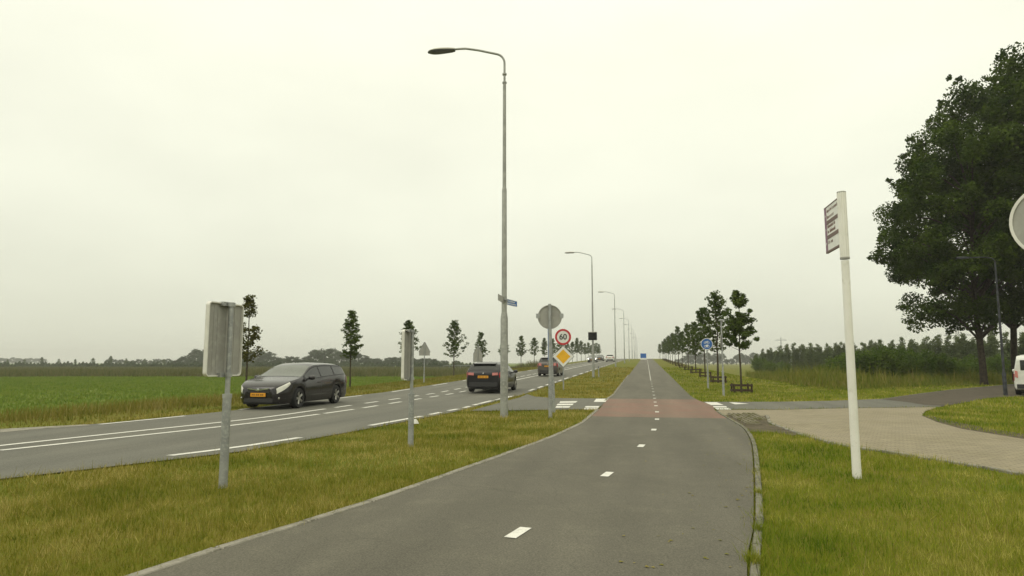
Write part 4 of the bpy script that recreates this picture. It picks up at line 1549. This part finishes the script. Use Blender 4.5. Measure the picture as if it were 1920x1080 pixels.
frame_ring([(-.41, -.57), (.41, -.57), (.41, .15), (.05, .87), (-.05, .87), (-.41, .15)], [(-.385, -.545), (.385, -.545), (.385, .135), (.035, .835), (-.035, .835), (-.385, .135)], .03, M @ Matrix.Translation((0, 0, -.01))).build('rim', 'rim_dark', t)

# blue cycle sign
x, y = gnd(1328, 732)
t = empty('bike_path_sign', (x, y, T(x, y)), 'round blue bike path sign with white symbols on a grey post', 'road sign')
sign_post(t, 2.72, 1.0, .032)
M = Matrix.Translation((0, 0, 2.42)) @ facing(math.radians(-95)) @ Matrix.Translation((0, 0, .045))
disc = MB().prism(circ(.285), .012, M).build('disc', 'blue_face', t)
MB().ring(.288, .318, .016, M, 40).build('border', 'sign_rim', disc)
sy = MB()
S = M @ Matrix.Translation((0, 0, .0125))
for cy, kk in ((.09, 1), (-.11, 1)):
    for cx in (-.085, .085):
        sy.ring(.045, .062, .003, S @ Matrix.Translation((cx, cy - .02, 0)), 18)
    bars = [((-.085, cy - .02), (-.03, cy + .05)), ((-.03, cy + .05), (.06, cy + .05)), ((.06, cy + .05), (.085, cy - .02)), ((-.03, cy + .05), (0, cy - .03)), ((0, cy - .03), (.06, cy + .05)), ((.04, cy + .075), (.075, cy + .075))]
    for (a, b) in bars:
        a, b = Vector((*a, 0)), Vector((*b, 0))
        d = (b - a)
        nrm = Vector((-d.y, d.x, 0)).normalized() * .009
        sy.prism([(a - nrm)[:2], (b - nrm)[:2], (b + nrm)[:2], (a + nrm)[:2]], .003, S)
sy.prism([(-.05, -.17), (.05, -.17), (.03, -.04), (-.03, -.04)], .003, S @ Matrix.Translation((0, 0, .0005)))
sy.build('symbol', 'white_face', disc)

# grey post with an edge-on sign, right of the bike sign
x, y = gnd(1357, 743)
t = empty('edge_on_sign', (x, y, T(x, y)), 'grey post with an edge-on round sign beside the nearest staked tree', 'road sign')
sign_post(t, 3.45, 1.1, .035)
M = Matrix.Translation((0, 0, 2.45)) @ facing(math.radians(-8)) @ Matrix.Translation((0, 0, -.06))
MB().prism(circ(.32), .014, M).build('disc', 'sign_back', t)
MB().box((0, 0, 3.42), (.22, .3, .07), bev=.02).build('cap', 'galvanised', t)

# white information post
x, y = gnd(1607, 897)
t = empty('information_post', (x, y, 0), 'white pole with a directory panel of brown bars in the right foreground', 'sign post')
MB().tube([(0, 0, -.2), (0, 0, 2.87)], [.056, .050], 20).build('pole', 'white_enamel', t, True)
MB().tube([(0, 0, .10), (0, 0, .12)], .0575, 20).build('base_ring', 'white_enamel', t, True)
fl = []
for k in range(48):                              # fluted upper sleeve
    a = 2 * math.pi * k / 48
    r_ = .056 + (.003 if k % 4 < 2 else -.003)
    fl.append((r_ * math.cos(a), r_ * math.sin(a)))
slv = MB().prism(fl, .90, Matrix.Translation((0, 0, 2.91))).build('fluted_sleeve', 'white_enamel', t)
MB().tube([(0, 0, 2.89), (0, 0, 2.915)], .061, 24).build('sleeve_foot', 'sign_back', slv, True)
MB().tube([(0, 0, 3.805), (0, 0, 3.82)], .058, 24).build('sleeve_cap', 'sign_back', slv, True)
Mp = Matrix.Translation((-.02, .40, 3.43)) @ facing(math.radians(181)) @ Matrix.Translation((0, 0, -.01))
# local X runs towards -Y here: the free end is at negative local X
pan = MB().prism([(-.36, -.315), (.34, -.315), (.34, .315), (-.36, .315)], .022, Mp).build('panel', 'white_face', t)
S = Mp @ Matrix.Translation((0, 0, .0225))
rect = lambda a, b, c, d: [(a, b), (c, b), (c, d), (a, d)]
MB().prism(rect(-.36, -.315, -.262, .315), .003, S).build('purple_band', 'purple_band', pan)
for yy in (.09, -.125):
    MB().prism(rect(-.26, yy - .028, .335, yy + .028), .003, S).build('divider_bar', 'brown_bar', pan)
MB().prism(rect(-.36, -.345, .335, -.317), .03, S @ Matrix.Translation((0, 0, -.025))).build('lower_edge', 'brown_bar', pan)
MB().prism(rect(-.36, .317, .335, .33), .03, S @ Matrix.Translation((0, 0, -.025))).build('upper_edge', 'brown_bar', pan)
rg = random.Random(9)
for (yy, a0, a1) in ((.255, -.23, .29), (.165, -.23, .09), (.025, -.23, .12), (-.05, -.23, .15), (-.205, -.23, .0)):
    tx = MB()
    q = a0
    while q < a1:                                 # lettering too small to read in the photograph
        ww = rg.uniform(.012, .026)
        hh = rg.choice([.036, .036, .052])
        kind_ = rg.random()
        tx.prism(rect(q, yy - .02, q + .007, yy - .02 + hh), .002, S)
        if kind_ < .75:
            tx.prism(rect(q + ww - .006, yy - .02, q + ww, yy + .014), .002, S)
            tx.prism(rect(q + .007, yy + .008, q + ww - .006, yy + .014), .002, S)
        q += ww + rg.choice([.010, .010, .03])
    tx.build('lettering', 'brown_text', pan)
for yy in (.20, -.01, -.21):
    a = MB().prism([(-.325, yy - .025), (-.292, yy), (-.325, yy + .025), (-.316, yy)], .002, S @ Matrix.Translation((0, 0, .0032)))
    a.build('arrow', 'white_face', pan)

# round sign back cut by the right edge of the frame
d_edge = 5.25
v = ray(1984, 410) * d_edge
bx, by, bz = v[0], v[1], v[2] + CAMH
t = empty('round_sign', (bx, by, 0), 'grey round sign back cut off by the right picture edge', 'road sign')
sign_post(t, bz + .3, .9, .03)
M = Matrix.Translation((0, 0, bz)) @ facing(math.atan2(-by, -bx)) @ Matrix.Translation((0, 0, -.07))
disc = MB().prism(circ(.295), .012, M).build('disc', 'sign_back', t)
MB().ring(.29, .312, .035, M @ Matrix.Translation((0, 0, -.008)), 44).build('rim', 'sign_rim', disc)

# blue road sign far up on the crest
x, y = at_depth(1202, 170)
t = empty('direction_board', (x + .6, y, T(x, y)), 'small blue direction board far off on the crest of the path', 'road sign')
zz = CAMH + (HOR - 667) / F * 170 - T(x, y)
p = MB().box((0, 0, zz), (1.45, .05, 1.15), bev=.02).build('board', 'blue_face', t)
MB().prism(rect(-.55, -.3, -.1, .35), .004, Matrix.Translation((0, -.03, zz)) @ facing(-math.pi / 2)).build('white_text_block', 'blue_face', p)
for s_ in (-1, 1):
    MB().tube([(s_ * .5, .06, -.2), (s_ * .5, .06, zz + .4)], .04, 8).build('post', 'galvanised', t, True)
MB().box((0, .0, zz - .85), (1.5, .04, .32)).build('lower_board', 'white_face', t)

# litter in the verge grass
x, y = gnd(777, 797)
lt = MB()
pp = [(RNG.uniform(-.09, .09), RNG.uniform(-.06, .06), RNG.uniform(0, .10)) for _ in range(12)]
lt.add([(-.09, -.05, .0), (.09, -.06, .01), (.1, .05, .0), (-.08, .06, .02), (-.05, -.02, .10), (.05, -.03, .12), (.06, .03, .09), (-.04, .04, .11)],
       [(3, 2, 1, 0), (4, 5, 6, 7), (0, 1, 5, 4), (1, 2, 6, 5), (2, 3, 7, 6), (3, 0, 4, 7)])
tag(lt.build('crumpled_paper', 'litter_white', None, False, (x, y, .03)), 'small white scrap of litter in the verge beside the second sign post', 'litter')

# ------------------------------------------------------------------ cars
wheel_meshes = {}


def wheel_parts(r):
    if r in wheel_meshes:
        return wheel_meshes[r]
    ty = MB().lathe([(r * .66, -.095), (r * .93, -.105), (r, -.075), (r, .075), (r * .93, .105), (r * .66, .095)], 28, 'y')
    rim = MB().lathe([(r * .66, .05), (r * .67, .100), (r * .60, .098), (r * .56, .02)], 28, 'y')
    rim.lathe([(r * .58, .03), (.0, .03)], 20, 'y')
    rim2 = MB()
    for k in range(5):
        a = 2 * math.pi * k / 5
        for da in (-.11, .11):
            p0 = Vector((math.cos(a) * r * .12, .075, math.sin(a) * r * .12))
            p1 = Vector((math.cos(a + da) * r * .62, .088, math.sin(a + da) * r * .62))
            rim2.tube([p0, p1], [r * .085, r * .07], 6)
    rim2.lathe([(r * .15, .06), (r * .14, .105), (0, .108)], 14, 'y')
    wheel_meshes[r] = (ty.mesh('tyre', 'rubber', True), rim.mesh('rim', 'black_plastic', True), rim2.mesh('spokes', 'rim_alloy', True))
    return wheel_meshes[r]


class CarShape:
    def __init__(s, L, W, top, belt, half, axles, r, zb=.20, tum=.40):
        s.L, s.W, s.top, s.belt, s.half, s.axles, s.r, s.zb, s.tum = L, W, top, belt, half, axles, r, zb, tum

    @staticmethod
    def cub(x, tab):
        xs = [a for a, b in tab]
        zs = [b for a, b in tab]
        # monotone-ish smooth interpolation
        x = min(max(x, xs[0]), xs[-1])
        i = max(0, min(len(xs) - 2, int(np.searchsorted(xs, x)) - 1))
        h = xs[i + 1] - xs[i]
        t = (x - xs[i]) / h
        def sl(k):
            if k == 0 or k == len(xs) - 1:
                return 0 if len(xs) < 2 else (zs[min(k + 1, len(xs) - 1)] - zs[max(k - 1, 0)]) / (xs[min(k + 1, len(xs) - 1)] - xs[max(k - 1, 0)])
            a = (zs[k] - zs[k - 1]) / (xs[k] - xs[k - 1])
            b = (zs[k + 1] - zs[k]) / (xs[k + 1] - xs[k])
            return 0 if a * b <= 0 else 2 * a * b / (a + b)
        m0, m1 = sl(i) * h, sl(i + 1) * h
        return (2 * t ** 3 - 3 * t * t + 1) * zs[i] + (t ** 3 - 2 * t * t + t) * m0 + (-2 * t ** 3 + 3 * t * t) * zs[i + 1] + (t ** 3 - t * t) * m1

    def ring(s, x, carve=True):
        zt = s.cub(x, s.top)
        w = s.cub(x, s.half)
        zbelt = min(s.cub(x, s.belt), zt - .035)
        e = abs(x) - (s.L / 2 - .25)
        zb = s.zb + (max(0, e) * .25)
        hb = zt - zbelt
        wr = max(w * .4, w * .965 - s.tum * hb)
        k = min(1, hb / .3)
        zs = zb + .13
        zm = zb + (zbelt - zb) * .56
        z0 = zb
        if carve:
            for ax in s.axles:
                R = s.r + .055
                if abs(x - ax) < R:
                    za = math.sqrt(R * R - (x - ax) ** 2) + s.r
                    z0 = max(z0, za)
                    zs = max(zs, za + .012)
                    zm = max(zm, za + .06)
        return [(0, z0), (w * .93, z0), (w * .985, zs), (w, zm), (w * .978, zbelt), (wr, zt - .055 * k - .012), (wr * .78, zt - .016 * k - .003), (0, zt)]

    def S(s, x, t):
        r = s.ring(x, False)
        i = min(6, int(t))
        u = t - i
        return Vector((x, r[i][0] * (1 - u) + r[i + 1][0] * u, r[i][1] * (1 - u) + r[i + 1][1] * u))

    def patch(s, xa, xb, ta, tb, nx_=8, nt_=4, off=.006, side=1, fx=None):
        """piece of the car's skin lifted off by off; ta,tb may be functions of x"""
        g = []
        for i in range(nx_ + 1):
            x = xa + (xb - xa) * i / nx_
            a = ta(x) if callable(ta) else ta
            b = tb(x) if callable(tb) else tb
            row = []
            for j in range(nt_ + 1):
                t_ = a + (b - a) * j / nt_
                p0 = s.S(x, t_)
                dx = s.S(min(s.L / 2, x + .01), t_) - s.S(max(-s.L / 2, x - .01), t_)
                dt = s.S(x, min(7, t_ + .02)) - s.S(x, max(0, t_ - .02))
                n = dx.cross(dt)
                n = n.normalized() if n.length > 1e-9 else Vector((0, 0, 1))
                if n.y < 0 and n.z < .2:
                    n = -n
                if n.z < -.3:
                    n = -n
                q = p0 + n * off
                row.append(Vector((q.x, q.y * side, q.z)))
            g.append(row)
        mb = MB()
        vv = [q for row in g for q in row]
        m = nt_ + 1
        ff = [(i * m + j, (i + 1) * m + j, (i + 1) * m + j + 1, i * m + j + 1) for i in range(nx_) for j in range(nt_)]
        if side < 0:
            ff = [q[::-1] for q in ff]
        mb.add(vv, ff)
        return mb


def top_patch(cs, xa, xb, ya, off=.006, nx_=10):
    """glass across the full width on the upper skin (windscreen, rear window); from side ta over the middle to the other side"""
    L_ = cs.patch(xa, xb, ya, 7, nx_, 6, off, 1)
    R_ = cs.patch(xa, xb, ya, 7, nx_, 6, off, -1)
    L_.add(R_.v, R_.f)
    return L_


def plate_text(plate, x, z, yaw):
    """dark characters on the plate, a blur in the photograph: plain strokes"""
    M = Matrix.Translation((x, 0, z)) @ facing(yaw)
    mb = MB()
    for q in (-.19, -.13, -.04, .02, .11, .17):
        mb.prism([(q - .018, -.03), (q - .008, -.03), (q - .008, .03), (q - .018, .03)], .001, M)
        mb.prism([(q + .008, -.03), (q + .018, -.03), (q + .018, .03), (q + .008, .03)], .001, M)
        mb.prism([(q - .008, -.006), (q + .008, -.006), (q + .008, .006), (q - .008, .006)], .001, M)
    mb.build('plate_characters', 'black_face', plate)


def make_car(name, loc, heading, label, cs, paint_m, front, rear, windows, group=None, lights_on=False, handles=True, spoiler=True, plate=True, tail='tail_red', roofbar=False):
    t = empty(name, loc, label, 'van' if 'van' in name else 'car', group, heading)
    L, W = cs.L, cs.W
    xs = sorted(set([-L / 2, -L / 2 + .02, -L / 2 + .05] + list(np.arange(-L / 2 + .09, L / 2 - .06, .055)) + [L / 2 - .05, L / 2 - .02, L / 2]))
    rings = [cs.ring(x) for x in xs]
    full = []
    for x, r in zip(xs, rings):
        left = [(x, a, b) for a, b in r]
        right = [(x, -a, b) for a, b in r[1:-1]][::-1]
        full.append(left + right)
    n = len(full[0])
    mb = MB()
    vv = [q for row in full for q in row]
    ff = [(i * n + k, i * n + (k + 1) % n, (i + 1) * n + (k + 1) % n, (i + 1) * n + k) for i in range(len(xs) - 1) for k in range(n)]
    ff.append(tuple(range(n)))
    ff.append(tuple(range((len(xs) - 1) * n, len(xs) * n))[::-1])
    body = mb.add(vv, ff).build('body', paint_m, t, 32)
    MB().box((0, 0, .33), (L * .93, W * .70, .34)).build('underbody', 'black_plastic', t)
    ty, rim, spk = wheel_parts(cs.r)
    for ax in cs.axles:
        for s_ in (-1, 1):
            w_ = link('wheel', ty, t, (ax, s_ * (W / 2 - .115), cs.r))
            if s_ < 0:
                w_.rotation_euler = (0, 0, math.pi)
            link('rim', rim, w_)
            link('spokes', spk, w_)
    # glass
    cs.patch  # noqa
    top_patch(cs, windows['ws'][0], windows['ws'][1], 5.12).build('windscreen', 'screen_glass', t, True)
    if windows.get('rw'):
        top_patch(cs, windows['rw'][0], windows['rw'][1], 5.15).build('rear_window', 'car_glass', t, True)
    if windows.get('rbox'):
        a, b, c = windows['rbox']
        MB().box((-L / 2 - .003, 0, b), (.02, a, c), bev=.004).build('rear_window', 'car_glass', t)
    for s_ in (-1, 1):
        cs.patch(min(q[0] for q in windows['side']) - .03, max(q[1] for q in windows['side']) + .10, 4.03, 4.93, 30, 3, .003, s_).build('window_trim', 'black_plastic', body, True)
        for (a, b) in windows['side']:
            cs.patch(a, b, 4.10, 4.84, 8, 3, .006, s_).build('side_window', 'car_glass', t, True)
        for q in windows.get('seams', []):
            cs.patch(q - .006, q + .006, 2.3, 3.98, 1, 8, .003, s_).build('door_seam', 'black_plastic', body)
        for q in windows.get('handles', []):
            pnt = cs.S(q, 3.62)
            MB().box((q, s_ * (pnt.y + .012), pnt.z), (.17, .025, .03), bev=.006).build('door_handle', paint_m, body)
        cs.patch(-L / 2 + .5, L / 2 - .5, 2.0, 2.28, 30, 1, .003, s_) if False else None
        # mirror
        mx = windows['mirror']
        pnt = cs.S(mx, 4.05)
        mm = MB()
        mm.lathe([(0, -.11), (.055, -.095), (.08, -.03), (.08, .04), (.05, .10), (0, .11)], 12, 'y', (mx, s_ * (pnt.y + .13), pnt.z + .07))
        mm.box((mx + .02, s_ * (pnt.y + .02), pnt.z + .03), (.06, .12, .04))
        mm.build('mirror', paint_m, t, True)
    # wiper cowl
    # front end
    hx0, hx1, ht0, ht1 = front['head']
    for s_ in (-1, 1):
        cs.patch(hx0, hx1, lambda x: ht0 + (ht1 - ht0) * .45 * (hx1 - x) / (hx1 - hx0), lambda x: ht1 - .25 * (x - hx0) / (hx1 - hx0), 8, 4, .008, s_).build('headlight', 'head_lamp_on' if lights_on else 'light_glass', t, True)
        if lights_on:
            q = MB().lathe([(.0, -.01), (.085, 0), (.08, .02), (0, .03)], 12, 'y').build('lamp_bulb', 'head_lamp_on', t)
            q.location = (L / 2 - .12, s_ * W * .33, .66)
            q.rotation_euler = (0, 0, -math.pi / 2)
    zg = front['grille'][0]
    g = MB().box((L / 2 + .004, 0, zg), (.03, front['grille'][1], front['grille'][2]), bev=.006).build('grille', 'black_plastic', t)
    MB().prism([(-front['grille'][1] * .5, front['grille'][2] * .38), (0, -front['grille'][2] * .05), (front['grille'][1] * .5, front['grille'][2] * .38), (front['grille'][1] * .5, front['grille'][2] * .6), (0, front['grille'][2] * .25), (-front['grille'][1] * .5, front['grille'][2] * .6)], .012,
               Matrix.Translation((L / 2 + .02, 0, zg)) @ facing(0)).build('chrome_bar', 'chrome', g)
    q = MB().lathe([(0, -.006), (.05, -.004), (.05, .006), (0, .008)], 14, 'y').build('emblem', 'chrome', g)
    q.location = (L / 2 + .035, 0, zg + .02)
    q.rotation_euler = (0, 0, math.pi / 2)
    MB().box((L / 2 - .01, 0, .29), (.05, W * .55, .12), bev=.01).build('lower_intake', 'black_plastic', t)
    for s_ in (-1, 1):
        q = MB().lathe([(0, -.01), (.035, -.006), (.035, .006), (0, .008)], 12, 'y').build('fog_lamp', 'chrome', t)
        q.location = (L / 2 - .10, s_ * W * .36, .36)
        q.rotation_euler = (0, 0, -math.pi / 2)
    if plate:
        plate_text(MB().box((L / 2 + .028, 0, .47), (.02, .52, .115), bev=.004).build('number_plate', 'plate_orange', t), L / 2 + .0385, .47, 0)
    # rear end
    tx0, tx1, tt0, tt1 = rear['tail']
    for s_ in (-1, 1):
        tl = cs.patch(tx0, tx1, tt0, tt1, 6, 4, .009, s_).build('tail_light', tail, t, True)
        bw, bz, bh = rear['cap']
        pts = [(-bw / 2, -bh / 2), (bw / 2, -bh / 2 * .7), (bw / 2, bh / 2), (-bw / 2, bh / 2 * .8)]
        if s_ > 0:
            pts = [(-a, b) for a, b in pts][::-1]
        MB().prism(pts, .03, Matrix.Translation((-L / 2 - .002, s_ * (cs.half[0][1] * .985 - bw / 2), bz)) @ facing(math.pi)).build('lamp_lens', 'tail_pink', tl)
    if plate:
        plate_text(MB().box((-L / 2 - .014, 0, rear['plate']), (.02, .52, .115), bev=.004).build('number_plate', 'plate_orange', t), -L / 2 - .0245, rear['plate'], math.pi)
    MB().box((-L / 2 - .004, 0, .40), (.045, cs.half[0][1] * 1.85, .20), bev=.015).build('rear_bumper', rear.get('bumper', 'black_plastic'), t)
    q = MB().lathe([(0, -.005), (.045, -.003), (.04, .006), (0, .008)], 12, 'y').build('rear_emblem', 'chrome', t)
    q.location = (-L / 2 - .012, 0, rear['plate'] + .16)
    q.rotation_euler = (0, 0, math.pi / 2)
    if spoiler:
        xr = windows['rw'][1] + .02
        zt = cs.cub(xr, cs.top)
        MB().box((xr - .05, 0, zt + .0), (.22, W * .62, .035), Matrix.Rotation(math.radians(-8), 3, 'Y'), .012).build('roof_spoiler', paint_m, t)
    return t


est_top = [(-2.39, .80), (-2.36, .92), (-2.26, 1.06), (-1.93, 1.395), (-1.6, 1.45), (-.7, 1.485), (.05, 1.465), (.38, 1.405), (1.28, 1.02), (1.45, .985), (2.0, .88), (2.28, .76), (2.36, .67), (2.39, .58)]
est_belt = [(-2.39, .74), (-2.25, .92), (-1.9, 1.03), (-.4, .965), (.9, .90), (1.35, .90), (2.0, .79), (2.3, .66), (2.39, .52)]
est_half = [(-2.39, .66), (-2.33, .77), (-2.2, .835), (-1.8, .885), (-.8, .905), (1.0, .905), (1.6, .885), (2.0, .83), (2.2, .74), (2.33, .60), (2.39, .48)]
estate = CarShape(4.78, 1.81, est_top, est_belt, est_half, (1.42, -1.28), .325, .19)
est_win = dict(ws=(.40, 1.24), rw=(-2.24, -1.97), side=[(-.02, 1.00), (-1.02, -.10), (-1.92, -1.12)], seams=[1.08, -.06, -1.06], handles=[.12, -.86], mirror=.86)
front = dict(head=(1.92, 2.33, 3.25, 4.7), grille=(.60, .74, .13))
rear = dict(tail=(-2.35, -2.12, 3.35, 4.35), cap=(.28, .80, .15), plate=.72)
X_, Y_ = -12.05, 21.9
make_car('estate_car', (X_, Y_, T(X_, Y_) + .022), -math.pi / 2, 'dark brown estate car driving towards the viewer on the left lane', estate, 'paint_brown_black', front, rear, est_win)

pg_top = [(-2.25, .86), (-2.23, .98), (-2.14, 1.08), (-1.82, 1.40), (-1.5, 1.455), (-.7, 1.495), (.0, 1.48), (.35, 1.42), (1.2, 1.04), (1.38, 1.0), (1.9, .89), (2.16, .76), (2.23, .66), (2.25, .58)]
pg_belt = [(-2.25, .80), (-2.14, .95), (-1.8, 1.04), (-.4, .98), (.9, .91), (1.3, .91), (1.9, .80), (2.17, .66), (2.25, .52)]
pg_half = [(-2.25, .74), (-2.21, .81), (-2.08, .865), (-1.7, .895), (-.8, .91), (1.0, .91), (1.5, .89), (1.9, .83), (2.1, .74), (2.2, .60), (2.25, .48)]
hatch = CarShape(4.5, 1.82, pg_top, pg_belt, pg_half, (1.32, -1.32), .325, .20)
h_win = dict(ws=(.37, 1.16), rw=(-2.12, -1.86), side=[(-.05, .95), (-1.0, -.13), (-1.8, -1.1)], seams=[1.02, -.09, -1.05], handles=[.1, -.86], mirror=.82)
h_front = dict(head=(1.78, 2.18, 3.25, 4.7), grille=(.60, .70, .13))
h_rear = dict(tail=(-2.22, -2.02, 3.45, 4.4), cap=(.27, .90, .14), plate=.76)
X_, Y_ = -7.72, 33.95
make_car('estate_car', (X_, Y_, T(X_, Y_) + .03), math.pi / 2, 'black estate car seen from behind, partly hidden by the near lamp post', hatch, 'paint_black', h_front, h_rear, h_win)

mp_top = [(-2.1, .95), (-2.09, 1.05), (-2.0, 1.15), (-1.75, 1.5), (-1.4, 1.58), (-.6, 1.62), (.1, 1.6), (.45, 1.53), (1.3, 1.08), (1.45, 1.04), (1.85, .92), (2.03, .78), (2.09, .68), (2.1, .6)]
mp_belt = [(-2.1, .86), (-2.0, .98), (-1.7, 1.02), (-.4, .98), (.9, .95), (1.4, .94), (1.85, .80), (2.05, .66), (2.1, .54)]
mp_half = [(-2.1, .72), (-2.06, .80), (-1.95, .85), (-1.6, .875), (1.0, .88), (1.5, .86), (1.8, .8), (1.98, .70), (2.06, .58), (2.1, .48)]
mpv = CarShape(4.2, 1.76, mp_top, mp_belt, mp_half, (1.28, -1.3), .31, .2)
m_win = dict(ws=(.47, 1.26), rw=(-1.98, -1.78), side=[(-.02, 1.0), (-.95, -.1), (-1.7, -1.05)], seams=[1.05, -.06, -1.0], handles=[.1, -.84], mirror=.88)
m_front = dict(head=(1.65, 2.04, 3.25, 4.7), grille=(.62, .66, .13))
m_rear = dict(tail=(-2.07, -1.9, 3.3, 4.5), cap=(.20, .95, .26), plate=.80, bumper='black_plastic')
X_, Y_ = -7.95, 57.0
make_car('people_carrier', (X_, Y_, T(X_, Y_) + .03), math.pi / 2, 'taupe car seen from behind, beyond the diamond sign post', mpv, 'paint_taupe', m_front, m_rear, m_win)
Y_ = 146.0
make_car('hatchback', (-7.55, Y_, T(-7.55, Y_) + .03), math.pi / 2, 'distant white car driving away up the rise', mpv, 'paint_white', m_front, m_rear, m_win, 'distant cars on the rise')
Y_ = 137.0
make_car('hatchback', (-10.6, Y_, T(-10.6, Y_) + .03), -math.pi / 2, 'distant dark car with headlights on, coming down the rise', hatch, 'paint_grey', h_front, h_rear, h_win, 'distant cars on the rise', lights_on=True)
Y_ = 163.0
make_car('estate_car', (-10.9, Y_, T(-10.9, Y_) + .03), -math.pi / 2, 'distant dark car following the one with headlights on', estate, 'paint_black', front, rear, est_win, 'distant cars on the rise')

vn_top = [(-2.1, 1.60), (-2.06, 1.74), (-1.95, 1.82), (-.6, 1.87), (.3, 1.84), (.6, 1.74), (1.35, 1.12), (1.5, 1.07), (1.85, .95), (2.03, .8), (2.09, .7), (2.1, .62)]
vn_belt = [(-2.1, 1.0), (-1.9, 1.04), (0, 1.02), (1.0, 1.0), (1.45, .98), (1.85, .84), (2.05, .7), (2.1, .56)]
vn_half = [(-2.1, .79), (-2.06, .83), (-1.9, .85), (1.0, .855), (1.5, .84), (1.8, .79), (1.98, .70), (2.06, .58), (2.1, .48)]
van = CarShape(4.2, 1.71, vn_top, vn_belt, vn_half, (1.3, -1.35), .31, .22, .17)
v_win = dict(ws=(.62, 1.32), rbox=(1.12, 1.36, .46), side=[(.25, 1.05)], seams=[1.12, .12, -.9], handles=[.24, -.7], mirror=.98)
v_front = dict(head=(1.65, 2.04, 3.45, 5.0), grille=(.66, .62, .13))
v_rear = dict(tail=(-2.09, -1.98, 2.9, 3.9), cap=(.11, .95, .34), plate=.93, bumper='black_plastic')
X_, Y_ = 18.2, 36.3
make_car('delivery_van', (X_, Y_, T(X_, Y_) + .025), math.radians(61), 'small white van parked at the right picture edge under the trees', van, 'paint_white', v_front, v_rear, v_win, spoiler=False)

# ------------------------------------------------------------------ far fence and pylons
f0 = at_depth(832, 205)
f1 = at_depth(905, 205)
t = empty('field_fence', (f0[0], f0[1], T(*f0)), 'low grey fence with a top rail in the haze right of the far grove', 'fence')
dx, dy = f1[0] - f0[0], f1[1] - f0[1]
MB().tube([(0, 0, 1.15), (dx, dy, 1.15)], .10, 6).build('rail', 'pylon_steel', t)
pm = MB().tube([(0, 0, -.2), (0, 0, 1.1)], .09, 6).mesh('post', 'pylon_steel')
for k in range(8):
    link('post', pm, t, (dx * k / 7, dy * k / 7, 0))


def pylon(px, top_y, d, label):
    x, y = at_depth(px, d)
    Hh = (HOR - top_y) / F * d + CAMH - T(x, y)
    t = empty('power_pylon', (x, y, T(x, y)), label, 'pylon', 'hazy power pylons on the right', math.atan2(y, x) + math.pi / 2)
    mast = MB()
    b, wst = Hh * .11, Hh * .028
    for sx in (-1, 1):
        for sy_ in (-1, 1):
            mast.tube([(sx * b, sy_ * b, -.3), (sx * wst, sy_ * wst, Hh * .55), (sx * .15, sy_ * .15, Hh)], [.32, .26, .16], 5)
    hs = [0, .12, .23, .33, .42, .5, .58, .66, .74, .82, .9]
    wd = lambda u: b + (wst - b) * u / .55 if u < .55 else wst * (1 - (u - .55) / .45) + .15 * (u - .55) / .45
    for i in range(len(hs) - 1):
        a, c = wd(hs[i]), wd(hs[i + 1])
        for s_ in (-1, 1):
            mast.tube([(-a, s_ * a, hs[i] * Hh), (c, s_ * c, hs[i + 1] * Hh)], .12, 4)
            mast.tube([(a, s_ * a, hs[i] * Hh), (-c, s_ * c, hs[i + 1] * Hh)], .12, 4)
            mast.tube([(s_ * a, -a, hs[i] * Hh), (s_ * c, c, hs[i + 1] * Hh)], .12, 4)
    mast.build('mast', 'pylon_steel', t)
    for u, wv in ((.88, .20), (.60, .24)):
        ar = MB()
        ar.tube([(-Hh * wv, 0, u * Hh), (Hh * wv, 0, u * Hh)], .22, 5)
        ar.tube([(-Hh * wv, 0, u * Hh), (0, 0, (u + .06) * Hh), (Hh * wv, 0, u * Hh)], .16, 5)
        ar.build('cross_arm', 'pylon_steel', t)


pylon(1466, 632, 820, 'faint two-armed power pylon above the left end of the poplar line')
pylon(1799, 592, 560, 'power pylon seen through the gap under the large tree crown')

# ------------------------------------------------------------------ haze
hz = bpy.data.materials.new('haze')
hz.use_nodes = True
n = hz.node_tree.nodes
n.clear()
o_ = n.new('ShaderNodeOutputMaterial')
pv = n.new('ShaderNodeVolumePrincipled')
pv.inputs['Color'].default_value = (.98, .98, .95, 1)
pv.inputs['Density'].default_value = .00045
hz.node_tree.links.new(pv.outputs[0], o_.inputs['Volume'])
MATS['haze'] = hz
hb = MB().box((0, 1100, 24), (5300, 3000, 54)).build('haze', 'haze')
tag(hb, 'thin pale haze over the whole landscape', kind='stuff')
